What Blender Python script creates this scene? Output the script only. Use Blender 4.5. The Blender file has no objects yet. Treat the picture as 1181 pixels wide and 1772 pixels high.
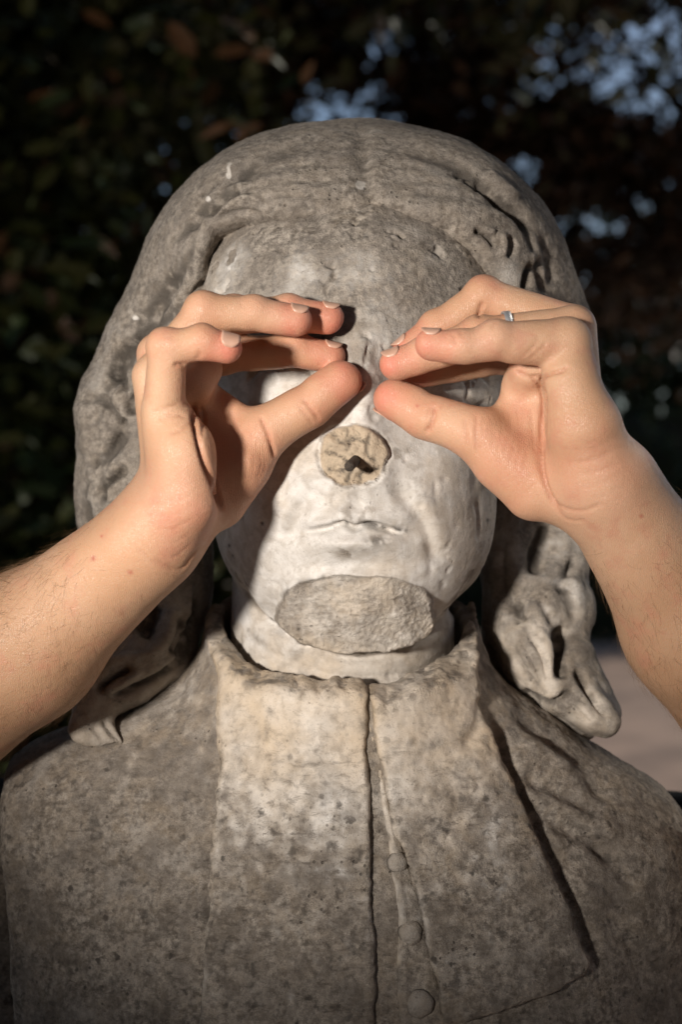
import bpy, math, random
import numpy as np
from mathutils import Vector

random.seed(7)
rng = np.random.default_rng(11)
S = bpy.context.scene
COL = S.collection

# ------------------------------------------------------------------ camera
CAM_D, ZC = 0.76, 1.50            # camera to face distance, eye height (metres)
FPX = 1772 * 50.0 / 36.0          # focal length in photo pixels
cd = bpy.data.cameras.new("camera")
cam = bpy.data.objects.new("camera", cd); COL.objects.link(cam)
cam.location = (0, -CAM_D, ZC); cam.rotation_euler = (math.pi / 2, 0, 0)
cd.sensor_fit = 'VERTICAL'; cd.sensor_height = 36.0; cd.sensor_width = 24.0; cd.lens = 50.0
cd.clip_start = 0.02; cd.clip_end = 500
cd.dof.use_dof = True; cd.dof.focus_distance = CAM_D - 0.012; cd.dof.aperture_fstop = 6.0
cd.dof.aperture_blades = 0
S.camera = cam

# ------------------------------------------------------------------ sky, sun, exposure
SUN_EL, SUN_AZ = math.radians(40), math.radians(150)      # sun behind the trees, to the right
w = bpy.data.worlds.new("World"); S.world = w; w.use_nodes = True
nt = w.node_tree; nt.nodes.clear()
sky = nt.nodes.new("ShaderNodeTexSky"); sky.sky_type = 'NISHITA'; sky.sun_disc = False
sky.sun_elevation = SUN_EL; sky.sun_rotation = math.radians(60)
bg = nt.nodes.new("ShaderNodeBackground"); bg.inputs[1].default_value = 0.08
out = nt.nodes.new("ShaderNodeOutputWorld")
nt.links.new(sky.outputs[0], bg.inputs[0]); nt.links.new(bg.outputs[0], out.inputs[0])
sd = bpy.data.lights.new("sun", 'SUN'); sd.energy = 2.0; sd.angle = math.radians(0.5); sd.color = (1, .93, .82)
sun = bpy.data.objects.new("sun", sd); COL.objects.link(sun)
_d = Vector((math.sin(math.radians(60)) * math.cos(SUN_EL), math.cos(math.radians(60)) * math.cos(SUN_EL), math.sin(SUN_EL)))
sun.rotation_euler = _d.to_track_quat('Z', 'Y').to_euler()
sun.location = _d * 30
S.view_settings.view_transform = 'Standard'; S.view_settings.look = 'None'
S.view_settings.exposure = 0; S.view_settings.gamma = 1; S.view_settings.use_curve_mapping = False
S.cycles.max_bounces = 6; S.cycles.use_denoising = True
# the photographer's flash that lights the bust and the hands (its stand is built near the end)
FLASH = Vector((-0.59, -1.16, 1.575))
FLASH_AIM = Vector((-0.022, 0.0, 1.535))
fd = bpy.data.lights.new("flash", 'SPOT'); fd.energy = 113; fd.spot_size = math.radians(29.8); fd.spot_blend = 1.0
fd.shadow_soft_size = 0.06; fd.color = (1.0, .93, .85)
flash = bpy.data.objects.new("flash", fd); COL.objects.link(flash)
flash.location = FLASH
flash.rotation_euler = (FLASH - FLASH_AIM).to_track_quat('Z', 'Y').to_euler()

# ------------------------------------------------------------------ helpers: points
def P(u, v, y):
    """photo pixel at depth y (metres behind the face plane) -> world point"""
    d = CAM_D + y
    return np.array([(u - 590.5) / FPX * d, y, ZC - (v - 886.0) / FPX * d])
def PM(t): return P(t[0], t[1], t[2] * 0.001)
def proj(V):
    d = V[:, 1] + CAM_D
    return V[:, 0] / d * FPX + 590.5, 886.0 - (V[:, 2] - ZC) / d * FPX

# ------------------------------------------------------------------ helpers: implicit shapes
def smin(a, b, k):
    h = np.maximum(k - np.abs(a - b), 0) / k
    return np.minimum(a, b) - h * h * k * 0.25
def smax(a, b, k): return -smin(-a, -b, k)
def caps(x, y, z, a, b, r1, r2):
    ba = b - a; l2 = float(ba @ ba) + 1e-12
    px, py, pz = x - a[0], y - a[1], z - a[2]
    t = np.clip((px * ba[0] + py * ba[1] + pz * ba[2]) / l2, 0, 1)
    return np.sqrt((px - ba[0] * t) ** 2 + (py - ba[1] * t) ** 2 + (pz - ba[2] * t) ** 2) - (r1 + (r2 - r1) * t)
def ball(x, y, z, c, r): return np.sqrt((x - c[0]) ** 2 + (y - c[1]) ** 2 + (z - c[2]) ** 2) - r
def ell(x, y, z, c, r):
    a, b, e = (x - c[0]) / r[0], (y - c[1]) / r[1], (z - c[2]) / r[2]
    k0 = np.sqrt(a * a + b * b + e * e)
    k1 = np.sqrt((a / r[0]) ** 2 + (b / r[1]) ** 2 + (e / r[2]) ** 2) + 1e-9
    return k0 * (k0 - 1) / k1
def tri(x, y, z, a, b, c, r):
    def dot(p, q): return p[0] * q[0] + p[1] * q[1] + p[2] * q[2]
    n = np.cross(b - a, a - c)
    P_ = [(x - q[0], y - q[1], z - q[2]) for q in (a, b, c)]
    E = (b - a, c - b, a - c)
    ins = np.zeros_like(x); dm = None
    for e, p in zip(E, P_):
        m = np.cross(e, n); ins = ins + np.sign(dot(m, p))
        t = np.clip(dot(e, p) / float(e @ e), 0, 1)
        q = (p[0] - e[0] * t) ** 2 + (p[1] - e[1] * t) ** 2 + (p[2] - e[2] * t) ** 2
        dm = q if dm is None else np.minimum(dm, q)
    pl = dot(n, P_[0]) ** 2 / float(n @ n)
    return np.sqrt(np.where(ins < 2, dm, pl)) - r
def poly_sd(px, pz, pts):
    """signed distance to a 2-D polygon"""
    pts = np.asarray(pts, float); n = len(pts)
    d = np.full(px.shape, 1e9); s = np.ones(px.shape)
    for i in range(n):
        a, b = pts[i], pts[i - 1]
        ex, ez = b - a
        wx, wz = px - a[0], pz - a[1]
        t = np.clip((wx * ex + wz * ez) / (ex * ex + ez * ez), 0, 1)
        d = np.minimum(d, (wx - ex * t) ** 2 + (wz - ez * t) ** 2)
        c1, c2, c3 = pz >= a[1], pz < b[1], ex * wz > ez * wx
        flip = (c1 & c2 & c3) | (~c1 & ~c2 & ~c3)
        s = np.where(flip, -s, s)
    return s * np.sqrt(d)

def mesh_sdf(f, lo, hi, h, c=6, margin=1.25):
    """surface-nets mesh of f = 0; f is only evaluated finely near the surface"""
    lo, hi = np.asarray(lo, float), np.asarray(hi, float)
    nb = np.ceil((hi - lo) / (h * c)).astype(int); n = nb * c
    ci = np.stack(np.meshgrid(*[np.arange(k) for k in nb], indexing='ij'), -1).reshape(-1, 3)
    ctr = lo + (ci + 0.5) * c * h - 0.5 * h
    fv = np.concatenate([f(q[:, 0], q[:, 1], q[:, 2]) for q in np.array_split(ctr, max(1, len(ctr) // 200000))])
    V = np.where(fv < 0, -1.0, 1.0).astype(np.float32).reshape(nb)
    V = V.repeat(c, 0).repeat(c, 1).repeat(c, 2)
    near = ci[np.abs(fv) < h * c * 0.87 * margin]
    off = np.stack(np.meshgrid(*[np.arange(c)] * 3, indexing='ij'), -1).reshape(-1, 3)
    for blk in np.array_split(near, max(1, len(near) * c ** 3 // 400000)):
        g = (blk[:, None, :] * c + off[None]).reshape(-1, 3)
        q = lo + g * h
        V[g[:, 0], g[:, 1], g[:, 2]] = f(q[:, 0], q[:, 1], q[:, 2])
    I = V < 0
    cnt = np.zeros(tuple(np.array(V.shape) - 1), np.uint8)
    for dx in (0, 1):
        for dy in (0, 1):
            for dz in (0, 1):
                cnt += I[dx:I.shape[0] - 1 + dx, dy:I.shape[1] - 1 + dy, dz:I.shape[2] - 1 + dz]
    A = np.argwhere((cnt > 0) & (cnt < 8))
    idm = np.full(cnt.shape, -1, np.int32); idm[A[:, 0], A[:, 1], A[:, 2]] = np.arange(len(A))
    acc = np.zeros((len(A), 3)); m = np.zeros(len(A))
    cor = [(i >> 2 & 1, i >> 1 & 1, i & 1) for i in range(8)]
    for i in range(8):
        for ax in range(3):
            if cor[i][ax]: continue
            a = np.array(cor[i]); b = a.copy(); b[ax] = 1
            va = V[A[:, 0] + a[0], A[:, 1] + a[1], A[:, 2] + a[2]]; vb = V[A[:, 0] + b[0], A[:, 1] + b[1], A[:, 2] + b[2]]
            cr = (va < 0) != (vb < 0)
            t = np.where(cr, va / np.where(cr, va - vb, 1), 0)
            p = a[None] + (b - a)[None] * t[:, None]
            acc += np.where(cr[:, None], p, 0); m += cr
    verts = lo + (A + acc / m[:, None]) * h
    faces = []
    for ax in range(3):
        o1, o2 = [(1, 2), (2, 0), (0, 1)][ax]
        sl0 = [slice(1, -1)] * 3; sl1 = [slice(1, -1)] * 3
        sl0[ax] = slice(0, -1); sl1[ax] = slice(1, None)
        a, b = I[tuple(sl0)], I[tuple(sl1)]
        E = np.argwhere(a != b)
        if not len(E): continue
        s = a[E[:, 0], E[:, 1], E[:, 2]]
        G = E + 1; G[:, ax] -= 1
        def vid(d1, d2):
            q = G.copy(); q[:, o1] -= d1; q[:, o2] -= d2
            return idm[q[:, 0], q[:, 1], q[:, 2]]
        Q = np.stack([vid(0, 0), vid(1, 0), vid(1, 1), vid(0, 1)], 1)
        Q = np.where(s[:, None], Q, Q[:, ::-1])
        faces.append(Q)
    Fc = np.concatenate(faces); Fc = Fc[(Fc >= 0).all(1)]
    return verts, Fc

def vnormals(V, Fq):
    a, b, c, d = (V[Fq[:, i]] for i in range(4))
    fn = np.cross(c - a, d - b)
    N = np.zeros_like(V)
    for k in range(3):
        N[:, k] = np.bincount(np.concatenate([Fq[:, i] for i in range(4)]), np.tile(fn[:, k], 4), len(V))
    return N / (np.linalg.norm(N, axis=1, keepdims=True) + 1e-12)
def relax(V, Fq, it=2, lam=0.5):
    e = np.concatenate([Fq[:, [i, (i + 1) % 4]] for i in range(4)])
    for _ in range(it):
        cnt = np.bincount(e[:, 0], minlength=len(V)) + np.bincount(e[:, 1], minlength=len(V))
        M = np.stack([np.bincount(e[:, 0], V[e[:, 1], k], len(V)) + np.bincount(e[:, 1], V[e[:, 0], k], len(V)) for k in range(3)], 1)
        V = V + lam * (M / np.maximum(cnt, 1)[:, None] - V)
    return V

# ------------------------------------------------------------------ helpers: noise (gradient noise in numpy)
_perm = rng.permutation(256); _perm = np.concatenate([_perm, _perm, _perm])
_grad = rng.normal(size=(256, 3)); _grad /= np.linalg.norm(_grad, axis=1, keepdims=True)
def noise(V, scale=1.0, seed=0):
    q = V * scale + seed * 17.31
    i = np.floor(q).astype(int); f = q - i; u = f * f * f * (f * (f * 6 - 15) + 10)
    i &= 255; r = 0
    for dx in (0, 1):
        for dy in (0, 1):
            for dz in (0, 1):
                hsh = _perm[_perm[_perm[(i[:, 0] + dx) & 255] + ((i[:, 1] + dy) & 255)] + ((i[:, 2] + dz) & 255)]
                g = _grad[hsh]
                dd = g[:, 0] * (f[:, 0] - dx) + g[:, 1] * (f[:, 1] - dy) + g[:, 2] * (f[:, 2] - dz)
                r = r + dd * (u[:, 0] if dx else 1 - u[:, 0]) * (u[:, 1] if dy else 1 - u[:, 1]) * (u[:, 2] if dz else 1 - u[:, 2])
    return r * 1.6
def fbm(V, scale, oct=4, seed=0, gain=0.5):
    r = 0; a = 1.0
    for k in range(oct):
        r = r + a * noise(V, scale, seed + k); scale *= 2.03; a *= gain
    return r
def sstep(a, b, x):
    t = np.clip((x - a) / (b - a), 0, 1); return t * t * (3 - 2 * t)

# ------------------------------------------------------------------ helpers: sculpting strokes on finished surfaces
def spline(pts, n=8):
    pts = np.asarray(pts, float)
    if len(pts) < 3: return pts
    Q = np.vstack([2 * pts[0] - pts[1], pts, 2 * pts[-1] - pts[-2]]); o = []
    for i in range(1, len(Q) - 2):
        for t in np.linspace(0, 1, n, endpoint=False):
            a, b, c, d = Q[i - 1:i + 3]
            o.append(0.5 * (2 * b + (c - a) * t + (2 * a - 5 * b + 4 * c - d) * t * t + (3 * b - a - 3 * c + d) * t ** 3))
    o.append(pts[-1]); return np.array(o)
def line_dist(u, v, pts):
    """distance to polyline, parameter along it 0..1, side sign"""
    pts = np.asarray(pts, float)
    L = np.concatenate([[0], np.cumsum(np.linalg.norm(np.diff(pts, axis=0), axis=1))])
    best = np.full(u.shape, 1e18); par = np.zeros(u.shape); side = np.zeros(u.shape)
    for i in range(len(pts) - 1):
        a, e = pts[i], pts[i + 1] - pts[i]; l2 = e @ e + 1e-9
        wx, wy = u - a[0], v - a[1]
        t = np.clip((wx * e[0] + wy * e[1]) / l2, 0, 1)
        d = (wx - e[0] * t) ** 2 + (wy - e[1] * t) ** 2
        mk = d < best
        best = np.where(mk, d, best); par = np.where(mk, (L[i] + t * math.sqrt(l2)) / L[-1], par)
        side = np.where(mk, np.sign(e[0] * wy - e[1] * wx), side)
    return np.sqrt(best), par, side
def strokes(V, N, lst, front=0.15, taper=0.18, ymax=None):
    """lst: (points px, half width px, depth mm (+ is cut in), kind) -> displacement along normals in metres"""
    u, v = proj(V); D = np.zeros(len(V))
    ok0 = N[:, 1] < front
    if ymax is not None: ok0 &= V[:, 1] < ymax
    for st in lst:
        pts = spline(st[0]); wd, dep = st[1], st[2] * 0.001; kind = st[3] if len(st) > 3 else 'v'
        R = wd * 3.2
        ok = np.where(ok0 & (u > pts[:, 0].min() - R) & (u < pts[:, 0].max() + R) & (v > pts[:, 1].min() - R) & (v < pts[:, 1].max() + R))[0]
        if not len(ok): continue
        d, t, s = line_dist(u[ok], v[ok], pts)
        tp = np.minimum(sstep(0, taper, t), sstep(0, taper, 1 - t)) if taper else 1.0
        if kind == 'v': g = np.exp(-(d / wd) ** 2) * tp
        elif kind == 'sharp': g = np.maximum(0, 1 - d / (wd * 1.6)) ** 1.3 * tp
        elif kind == 'lr': # groove with a raised lip on one side
            g = (np.exp(-(d / wd) ** 2) - 0.5 * np.exp(-((d * s - wd * 1.8) / (wd * 0.9)) ** 2)) * tp
        elif kind == 'rl':
            g = (np.exp(-(d / wd) ** 2) - 0.5 * np.exp(-((-d * s - wd * 1.8) / (wd * 0.9)) ** 2)) * tp
        D[ok] -= dep * g
    return D
def dab(V, lst, front=None, N=None):
    """gaussian pushes towards the camera: (u, v, ru, rv, mm[, angle])"""
    u, v = proj(V); D = np.zeros(len(V))
    for e in lst:
        a = math.radians(e[5]) if len(e) > 5 else 0
        x, y = u - e[0], v - e[1]
        X, Y = x * math.cos(a) + y * math.sin(a), -x * math.sin(a) + y * math.cos(a)
        D += e[4] * 0.001 * np.exp(-(X / e[2]) ** 2 - (Y / e[3]) ** 2)
    return D

# ------------------------------------------------------------------ helpers: objects
def mesh_obj(name, V, F, mat=None, parent=None, smooth=True, attrs=None, loc=None, quads=False):
    me = bpy.data.meshes.new(name)
    V = np.asarray(V, float)
    if loc is not None: V = V - np.asarray(loc)
    if isinstance(F, np.ndarray):
        nf, k = F.shape
        me.vertices.add(len(V)); me.vertices.foreach_set("co", V.astype(np.float32).ravel())
        me.loops.add(nf * k); me.loops.foreach_set("vertex_index", F.astype(np.int32).ravel())
        me.polygons.add(nf); me.polygons.foreach_set("loop_start", np.arange(0, nf * k, k, dtype=np.int32))
        me.polygons.foreach_set("loop_total", np.full(nf, k, np.int32))
    else:
        me.from_pydata([tuple(p) for p in V], [], [tuple(f) for f in F])
    me.update(calc_edges=True); me.validate()
    if smooth: me.polygons.foreach_set("use_smooth", np.ones(len(me.polygons), bool))
    for k, a in (attrs or {}).items():
        at = me.attributes.new(k, 'FLOAT', 'POINT'); at.data.foreach_set("value", np.asarray(a, np.float32))
    if mat: me.materials.append(mat)
    o = bpy.data.objects.new(name, me); COL.objects.link(o)
    if parent: o.parent = parent
    if loc is not None and parent is None: o.location = tuple(loc)
    return o
def empty(name, loc, label, cat, group=None):
    o = bpy.data.objects.new(name, None); COL.objects.link(o); o.location = tuple(loc)
    o.empty_display_size = 0.05
    o['label'] = label; o['category'] = cat
    if group: o['group'] = group
    return o
def tag(o, label, cat, group=None, kind=None):
    if label: o['label'] = label
    if cat: o['category'] = cat
    if group: o['group'] = group
    if kind: o['kind'] = kind
    return o
def child(name, V, F, mat, root, **k):
    """part given in world coordinates under a thing whose Empty sits at root.location"""
    off = Vector((0, 0, 0)); p = root
    while p: off += p.location; p = p.parent
    o = mesh_obj(name, np.asarray(V, float) - np.array(off), F, mat, root, **k)
    return o
def tube(pts, rad, seg=8, cap=True):
    pts = np.asarray(pts, float); n = len(pts); rad = np.broadcast_to(rad, (n,))
    T = np.gradient(pts, axis=0); T /= np.linalg.norm(T, axis=1, keepdims=True) + 1e-12
    up = np.array([0, 0, 1.0]) if abs(T[0, 2]) < .9 else np.array([1.0, 0, 0])
    A = np.cross(T, up); A /= np.linalg.norm(A, axis=1, keepdims=True) + 1e-12
    B = np.cross(T, A); an = np.linspace(0, 2 * np.pi, seg, endpoint=False)
    V = (pts[:, None] + (A[:, None] * np.cos(an)[None, :, None] + B[:, None] * np.sin(an)[None, :, None]) * rad[:, None, None]).reshape(-1, 3)
    F = []
    for i in range(n - 1):
        for j in range(seg):
            k = (j + 1) % seg
            F.append((i * seg + j, i * seg + k, (i + 1) * seg + k, (i + 1) * seg + j))
    if cap:
        F.append(tuple(range(seg))[::-1]); F.append(tuple((n - 1) * seg + j for j in range(seg)))
    return V, F
def merge(parts):
    Vs, Fs, o = [], [], 0
    for V, F in parts:
        Vs.append(np.asarray(V)); Fs += [tuple(i + o for i in f) for f in F]; o += len(V)
    return np.vstack(Vs), Fs
def box(c, s):
    c = np.asarray(c, float); s = np.asarray(s, float) / 2
    V = [c + s * np.array(k) for k in ((-1, -1, -1), (1, -1, -1), (1, 1, -1), (-1, 1, -1), (-1, -1, 1), (1, -1, 1), (1, 1, 1), (-1, 1, 1))]
    return np.array(V), [(0, 3, 2, 1), (4, 5, 6, 7), (0, 1, 5, 4), (1, 2, 6, 5), (2, 3, 7, 6), (3, 0, 4, 7)]
def lathe(prof, c, seg=24):
    V, F = [], []
    for r, z in prof:
        for j in range(seg):
            a = 2 * math.pi * j / seg; V.append((c[0] + r * math.cos(a), c[1] + r * math.sin(a), c[2] + z))
    for i in range(len(prof) - 1):
        for j in range(seg):
            k = (j + 1) % seg; F.append((i * seg + j, i * seg + k, (i + 1) * seg + k, (i + 1) * seg + j))
    F.append(tuple(range(seg))[::-1]); F.append(tuple((len(prof) - 1) * seg + j for j in range(seg)))
    return np.array(V), F

# ------------------------------------------------------------------ helpers: materials
class Mat:
    def __init__(s, name):
        s.m = bpy.data.materials.new(name); s.m.use_nodes = True; s.t = s.m.node_tree
        s.b = s.t.nodes["Principled BSDF"]
    def n(s, typ, **kw):
        nd = s.t.nodes.new(typ)
        for k, v in kw.items():
            if k.startswith('i_'):
                key = k[2:]; key = int(key) if key.isdigit() else key.replace('_', ' ')
                if isinstance(v, bpy.types.NodeSocket): s.t.links.new(v, nd.inputs[key])
                else: nd.inputs[key].default_value = v
            else: setattr(nd, k, v)
        return nd
    def attr(s, name): return s.n("ShaderNodeAttribute", attribute_name=name).outputs["Fac"]
    def pos(s): return s.n("ShaderNodeNewGeometry").outputs["Position"]
    def noise(s, vec, scale, detail=4, rough=.6, dist=0):
        return s.n("ShaderNodeTexNoise", i_Vector=vec, i_Scale=scale, i_Detail=detail, i_Roughness=rough, i_Distortion=dist).outputs["Fac"]
    def vor(s, vec, scale, feature='F1'):
        return s.n("ShaderNodeTexVoronoi", i_Vector=vec, i_Scale=scale, feature=feature).outputs["Distance"]
    def math(s, op, a, b=0.0, c=0.0, clamp=False):
        nd = s.n("ShaderNodeMath", operation=op, use_clamp=clamp)
        for i, q in enumerate((a, b, c)):
            if isinstance(q, bpy.types.NodeSocket): s.t.links.new(q, nd.inputs[i])
            else: nd.inputs[i].default_value = q
        return nd.outputs[0]
    def mr(s, v, a, b, c=0.0, d=1.0):
        return s.n("ShaderNodeMapRange", interpolation_type='SMOOTHSTEP', i_Value=v, i_1=a, i_2=b, i_3=c, i_4=d).outputs[0]
    def mix(s, f, a, b, mode='MIX'):
        nd = s.n("ShaderNodeMix", data_type='RGBA', blend_type=mode)
        for key, q in ((0, f), (6, a), (7, b)):
            if isinstance(q, bpy.types.NodeSocket): s.t.links.new(q, nd.inputs[key])
            else: nd.inputs[key].default_value = (q if key == 0 else (tuple(q) + (1,))[:4])
        return nd.outputs[2]
    def set(s, **kw):
        for k, v in kw.items():
            key = k.replace('_', ' ')
            if isinstance(v, bpy.types.NodeSocket): s.t.links.new(v, s.b.inputs[key])
            else: s.b.inputs[key].default_value = v
    def bump(s, h, strength=1.0, dist=0.001, prev=None):
        nd = s.n("ShaderNodeBump", i_Height=h, i_Strength=strength, i_Distance=dist)
        if prev is not None: s.t.links.new(prev, nd.inputs["Normal"])
        return nd.outputs[0]
# ------------------------------------------------------------------ materials
def marble_material():
    m = Mat("weathered_marble"); p = m.pos()
    crust_shade, spots, warm, dark = m.attr("crust_shade"), m.attr("spots"), m.attr("warm"), m.attr("dark")
    n1 = m.noise(p, 38, 8, .68); n2 = m.noise(p, 260, 6, .7); n3 = m.noise(p, 1100, 3, .7); n4 = m.noise(p, 95, 6, .62, .6)
    clean = m.mix(m.mr(n4, .38, .66), (.64, .62, .595), (.47, .44, .405))
    clean = m.mix(warm, clean, (.52, .415, .30))
    g = m.mix(m.mr(n2, .34, .66), (.098, .082, .068), (.45, .395, .335))
    g = m.mix(m.mr(n1, .35, .68, 0, .7), g, (.25, .216, .184))
    n5 = m.noise(p, 2300, 2, .6)
    g = m.mix(m.mr(n5, .50, .66, 0, .6), g, (.075, .062, .05))
    g = m.mix(m.mr(n3, .52, .72, 0, .6), g, (.46, .41, .35))
    g = m.mix(m.math('MULTIPLY', warm, m.mr(n4, .38, .66, .0, .75)), g, (.31, .24, .165))
    n7 = m.noise(m.n("ShaderNodeVectorMath", operation='MULTIPLY', i_0=p, i_1=(.6, 1, 1)).outputs[0], 21, 5, .65, .5)
    g = m.mix(m.mr(n7, .52, .68, 0, .55), g, (.115, .097, .083)); g = m.mix(m.mr(n7, .30, .44, .55, 0), g, (.43, .39, .345))
    k = m.math('ADD', crust_shade, m.math('MULTIPLY', m.math('SUBTRACT', m.math('ADD', m.math('MULTIPLY', n1, .6), m.math('MULTIPLY', n2, .5)), .55), 1.3))
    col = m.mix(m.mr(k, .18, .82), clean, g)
    n6 = m.noise(m.n("ShaderNodeVectorMath", operation='MULTIPLY', i_0=p, i_1=(.55, 1, 1.25)).outputs[0], 170, 8, .78, .4)
    col = m.mix(m.math('MULTIPLY', m.mr(n6, .50, .66), m.math('MULTIPLY', m.math('ADD', spots, .1), .75)), col, (.085, .068, .054))
    col = m.mix(m.math('MULTIPLY', m.mr(n6, .30, .42, 1, 0), m.math('MULTIPLY', spots, .5)), col, (.42, .37, .31))
    # black lichen spots
    v = m.noise(p, 105, 4, .6); vv = m.noise(p, 330, 4, .6)
    sp = m.math('MULTIPLY', m.mr(m.math('ADD', v, m.math('MULTIPLY', vv, .35)), .74, .88), spots)
    col = m.mix(m.math('MULTIPLY', sp, .7), col, (.055, .047, .04))
    fine = m.math('MULTIPLY', m.mr(n3, .58, .70), m.math('MULTIPLY', m.math('ADD', spots, .25), .7))
    col = m.mix(fine, col, (.09, .075, .06))
    vd = m.vor(p, 190); pit = m.math('MULTIPLY', m.mr(vd, .10, .17, 1, 0), m.mr(m.noise(p, 30, 2), .52, .62))
    col = m.mix(m.math('MULTIPLY', pit, m.math('ADD', m.math('MULTIPLY', spots, .6), .12)), col, (.07, .06, .05))
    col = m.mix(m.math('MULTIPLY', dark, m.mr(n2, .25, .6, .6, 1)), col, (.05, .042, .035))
    vq = m.math('ADD', m.vor(p, 92), m.math('MULTIPLY', m.noise(p, 260, 4), .62))
    dots = m.math('MULTIPLY', m.mr(vq, .40, .53, 1, 0), m.mr(m.noise(p, 33, 3), .46, .58))
    col = m.mix(m.math('MULTIPLY', dots, m.math('MULTIPLY', spots, .85)), col, (.045, .038, .032))
    h = m.math('ADD', m.math('MULTIPLY', n2, .6), m.math('ADD', m.math('MULTIPLY', n3, .5), m.math('MULTIPLY', pit, -.8)))
    st = m.mr(m.math('ADD', crust_shade, m.attr("rough")), 0, 1, .2, 1.0)
    b = m.n("ShaderNodeBump", i_Height=h, i_Strength=st, i_Distance=.0016)
    big = m.mr(m.noise(p, 48, 6, .7), .46, .66); col = m.mix(m.math('MULTIPLY', big, m.math('MULTIPLY', spots, .62)), col, (.105, .085, .068))
    m.set(Base_Color=col, Roughness=m.mr(crust_shade, 0, .8, .5, .85), Normal=b.outputs[0])
    m.b.inputs["Specular IOR Level"].default_value = .35
    m.b.inputs["Subsurface Weight"].default_value = .0
    return m.m
def skin_material():
    m = Mat("skin"); p = m.pos(); red = m.attr("red"); tan = m.attr("tan")
    n1 = m.noise(p, 55, 5, .6); n2 = m.noise(p, 420, 3, .6); n3 = m.noise(p, 22, 3, .5)
    col = m.mix(m.mr(n3, .35, .65), (.545, .315, .188), (.60, .37, .238))
    col = m.mix(red, col, (.60, .215, .145))
    col = m.mix(tan, col, (.43, .245, .14))
    col = m.mix(m.mr(n1, .50, .72, 0, .5), col, (.52, .22, .145))
    fk = m.math('MULTIPLY', m.mr(m.vor(p, 165), .05, .10, 1, 0), m.math('MULTIPLY', m.mr(m.noise(p, 60, 2), .5, .62), tan))
    col = m.mix(m.math('MULTIPLY', fk, .4), col, (.30, .14, .075))
    col = m.mix(m.math('MULTIPLY', m.attr("mole"), .9), col, (.35, .04, .03))
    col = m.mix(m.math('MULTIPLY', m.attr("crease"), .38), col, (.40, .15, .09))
    w = m.n("ShaderNodeTexWave", i_Vector=p, i_Scale=330.0, i_Distortion=7.0, i_Detail=3.0).outputs["Fac"]
    vo = m.vor(p, 900, 'DISTANCE_TO_EDGE')
    h = m.math('ADD', m.math('MULTIPLY', m.mr(vo, 0, .12), .5), m.math('ADD', m.math('MULTIPLY', n2, .7), m.math('MULTIPLY', w, .22)))
    m.set(Base_Color=col, Roughness=m.mr(n2, .3, .7, .36, .52), Normal=m.bump(h, .36, .0010))
    m.b.inputs["Subsurface Weight"].default_value = .16
    m.b.inputs["Subsurface Radius"].default_value = (1.0, .35, .18)
    m.b.inputs["Subsurface Scale"].default_value = .004
    m.b.inputs["Specular IOR Level"].default_value = .42
    return m.m
def simple(name, a, b=None, scale=40, rough=.6, bump=0, metal=0, bscale=None, spec=.4):
    m = Mat(name); p = m.pos()
    n = m.noise(p, scale, 5, .6)
    m.set(Base_Color=m.mix(m.mr(n, .35, .65), a, b or a), Roughness=rough, Metallic=metal)
    m.b.inputs["Specular IOR Level"].default_value = spec
    if bump: m.set(Normal=m.bump(m.noise(p, bscale or scale * 4, 5, .6), bump, .002))
    return m.m
def leaf_material(name, ca, cb, cc, spec=.4):
    m = Mat(name); p = m.pos()
    r = m.n("ShaderNodeNewGeometry").outputs["Random Per Island"]
    col = m.mix(m.mr(r, .2, .8), ca, cb); col = m.mix(m.mr(r, .9, .94), col, cc)
    col = m.mix(m.mr(m.noise(p, 30, 3), .4, .7, 0, .4), col, (.02, .03, .01))
    m.set(Base_Color=col, Roughness=.5); m.b.inputs["Specular IOR Level"].default_value = spec
    return m.m
MARBLE = marble_material()
SKIN = skin_material()
NAIL = simple("nail", (.52, .305, .215), (.57, .35, .26), 200, .36, spec=.5)
IRON = simple("rusted_iron", (.045, .038, .033), (.10, .075, .055), 900, .8, .6, .2, 1500)
SILVER = simple("silver", (.66, .67, .68), (.72, .72, .73), 200, .5, 0, .85)
BLACK_CLOTH = simple("black_cotton", (.012, .012, .013), (.018, .018, .02), 300, .9, .3, 0, 1800, .15)
HAIRM = simple("dark_hair", (.03, .018, .01), (.05, .03, .016), 100, .5)
ARMHAIR = simple("arm_hair", (.14, .075, .035), (.20, .115, .055), 90, .5)
# ------------------------------------------------------------------ the person behind the bust
YS = 27      # hands stand this many mm nearer the face than first measured
def norm(a): a = np.asarray(a, float); return a / np.linalg.norm(a)
def MMr(*r): return [q * .001 for q in r]

def finger_sd(x, y, z, J, R, pal):
    d = caps(x, y, z, J[0], J[1], R[0], R[1])
    d = smin(d, caps(x, y, z, J[1], J[2], R[1] * .97, R[2]), .004)
    d = smin(d, caps(x, y, z, J[2], J[3], R[2] * .98, R[3]), .003)
    # palmar flesh of each phalanx, knuckle bumps on the back
    for i, (f0, f1, rr, of) in enumerate([(.30, .75, .86, .20), (.25, .75, .86, .20), (.35, .95, .84, .20)]):
        a, b = J[i], J[i + 1]; t = norm(b - a); pd = norm(pal - t * (pal @ t))
        r = (R[i] + R[i + 1]) / 2 * rr
        o = pd * (R[i] + R[i + 1]) / 2 * (of + .06)
        d = smin(d, caps(x, y, z, a + (b - a) * f0 + o, a + (b - a) * f1 + o, r, r * .96), .004)
    for i in (1, 2):
        t = norm(J[i + 1] - J[i - 1]); pd = norm(pal - t * (pal @ t))
        d = smin(d, ball(x, y, z, J[i] - pd * R[i] * .16, R[i] * .93), .004)
    return d

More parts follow.
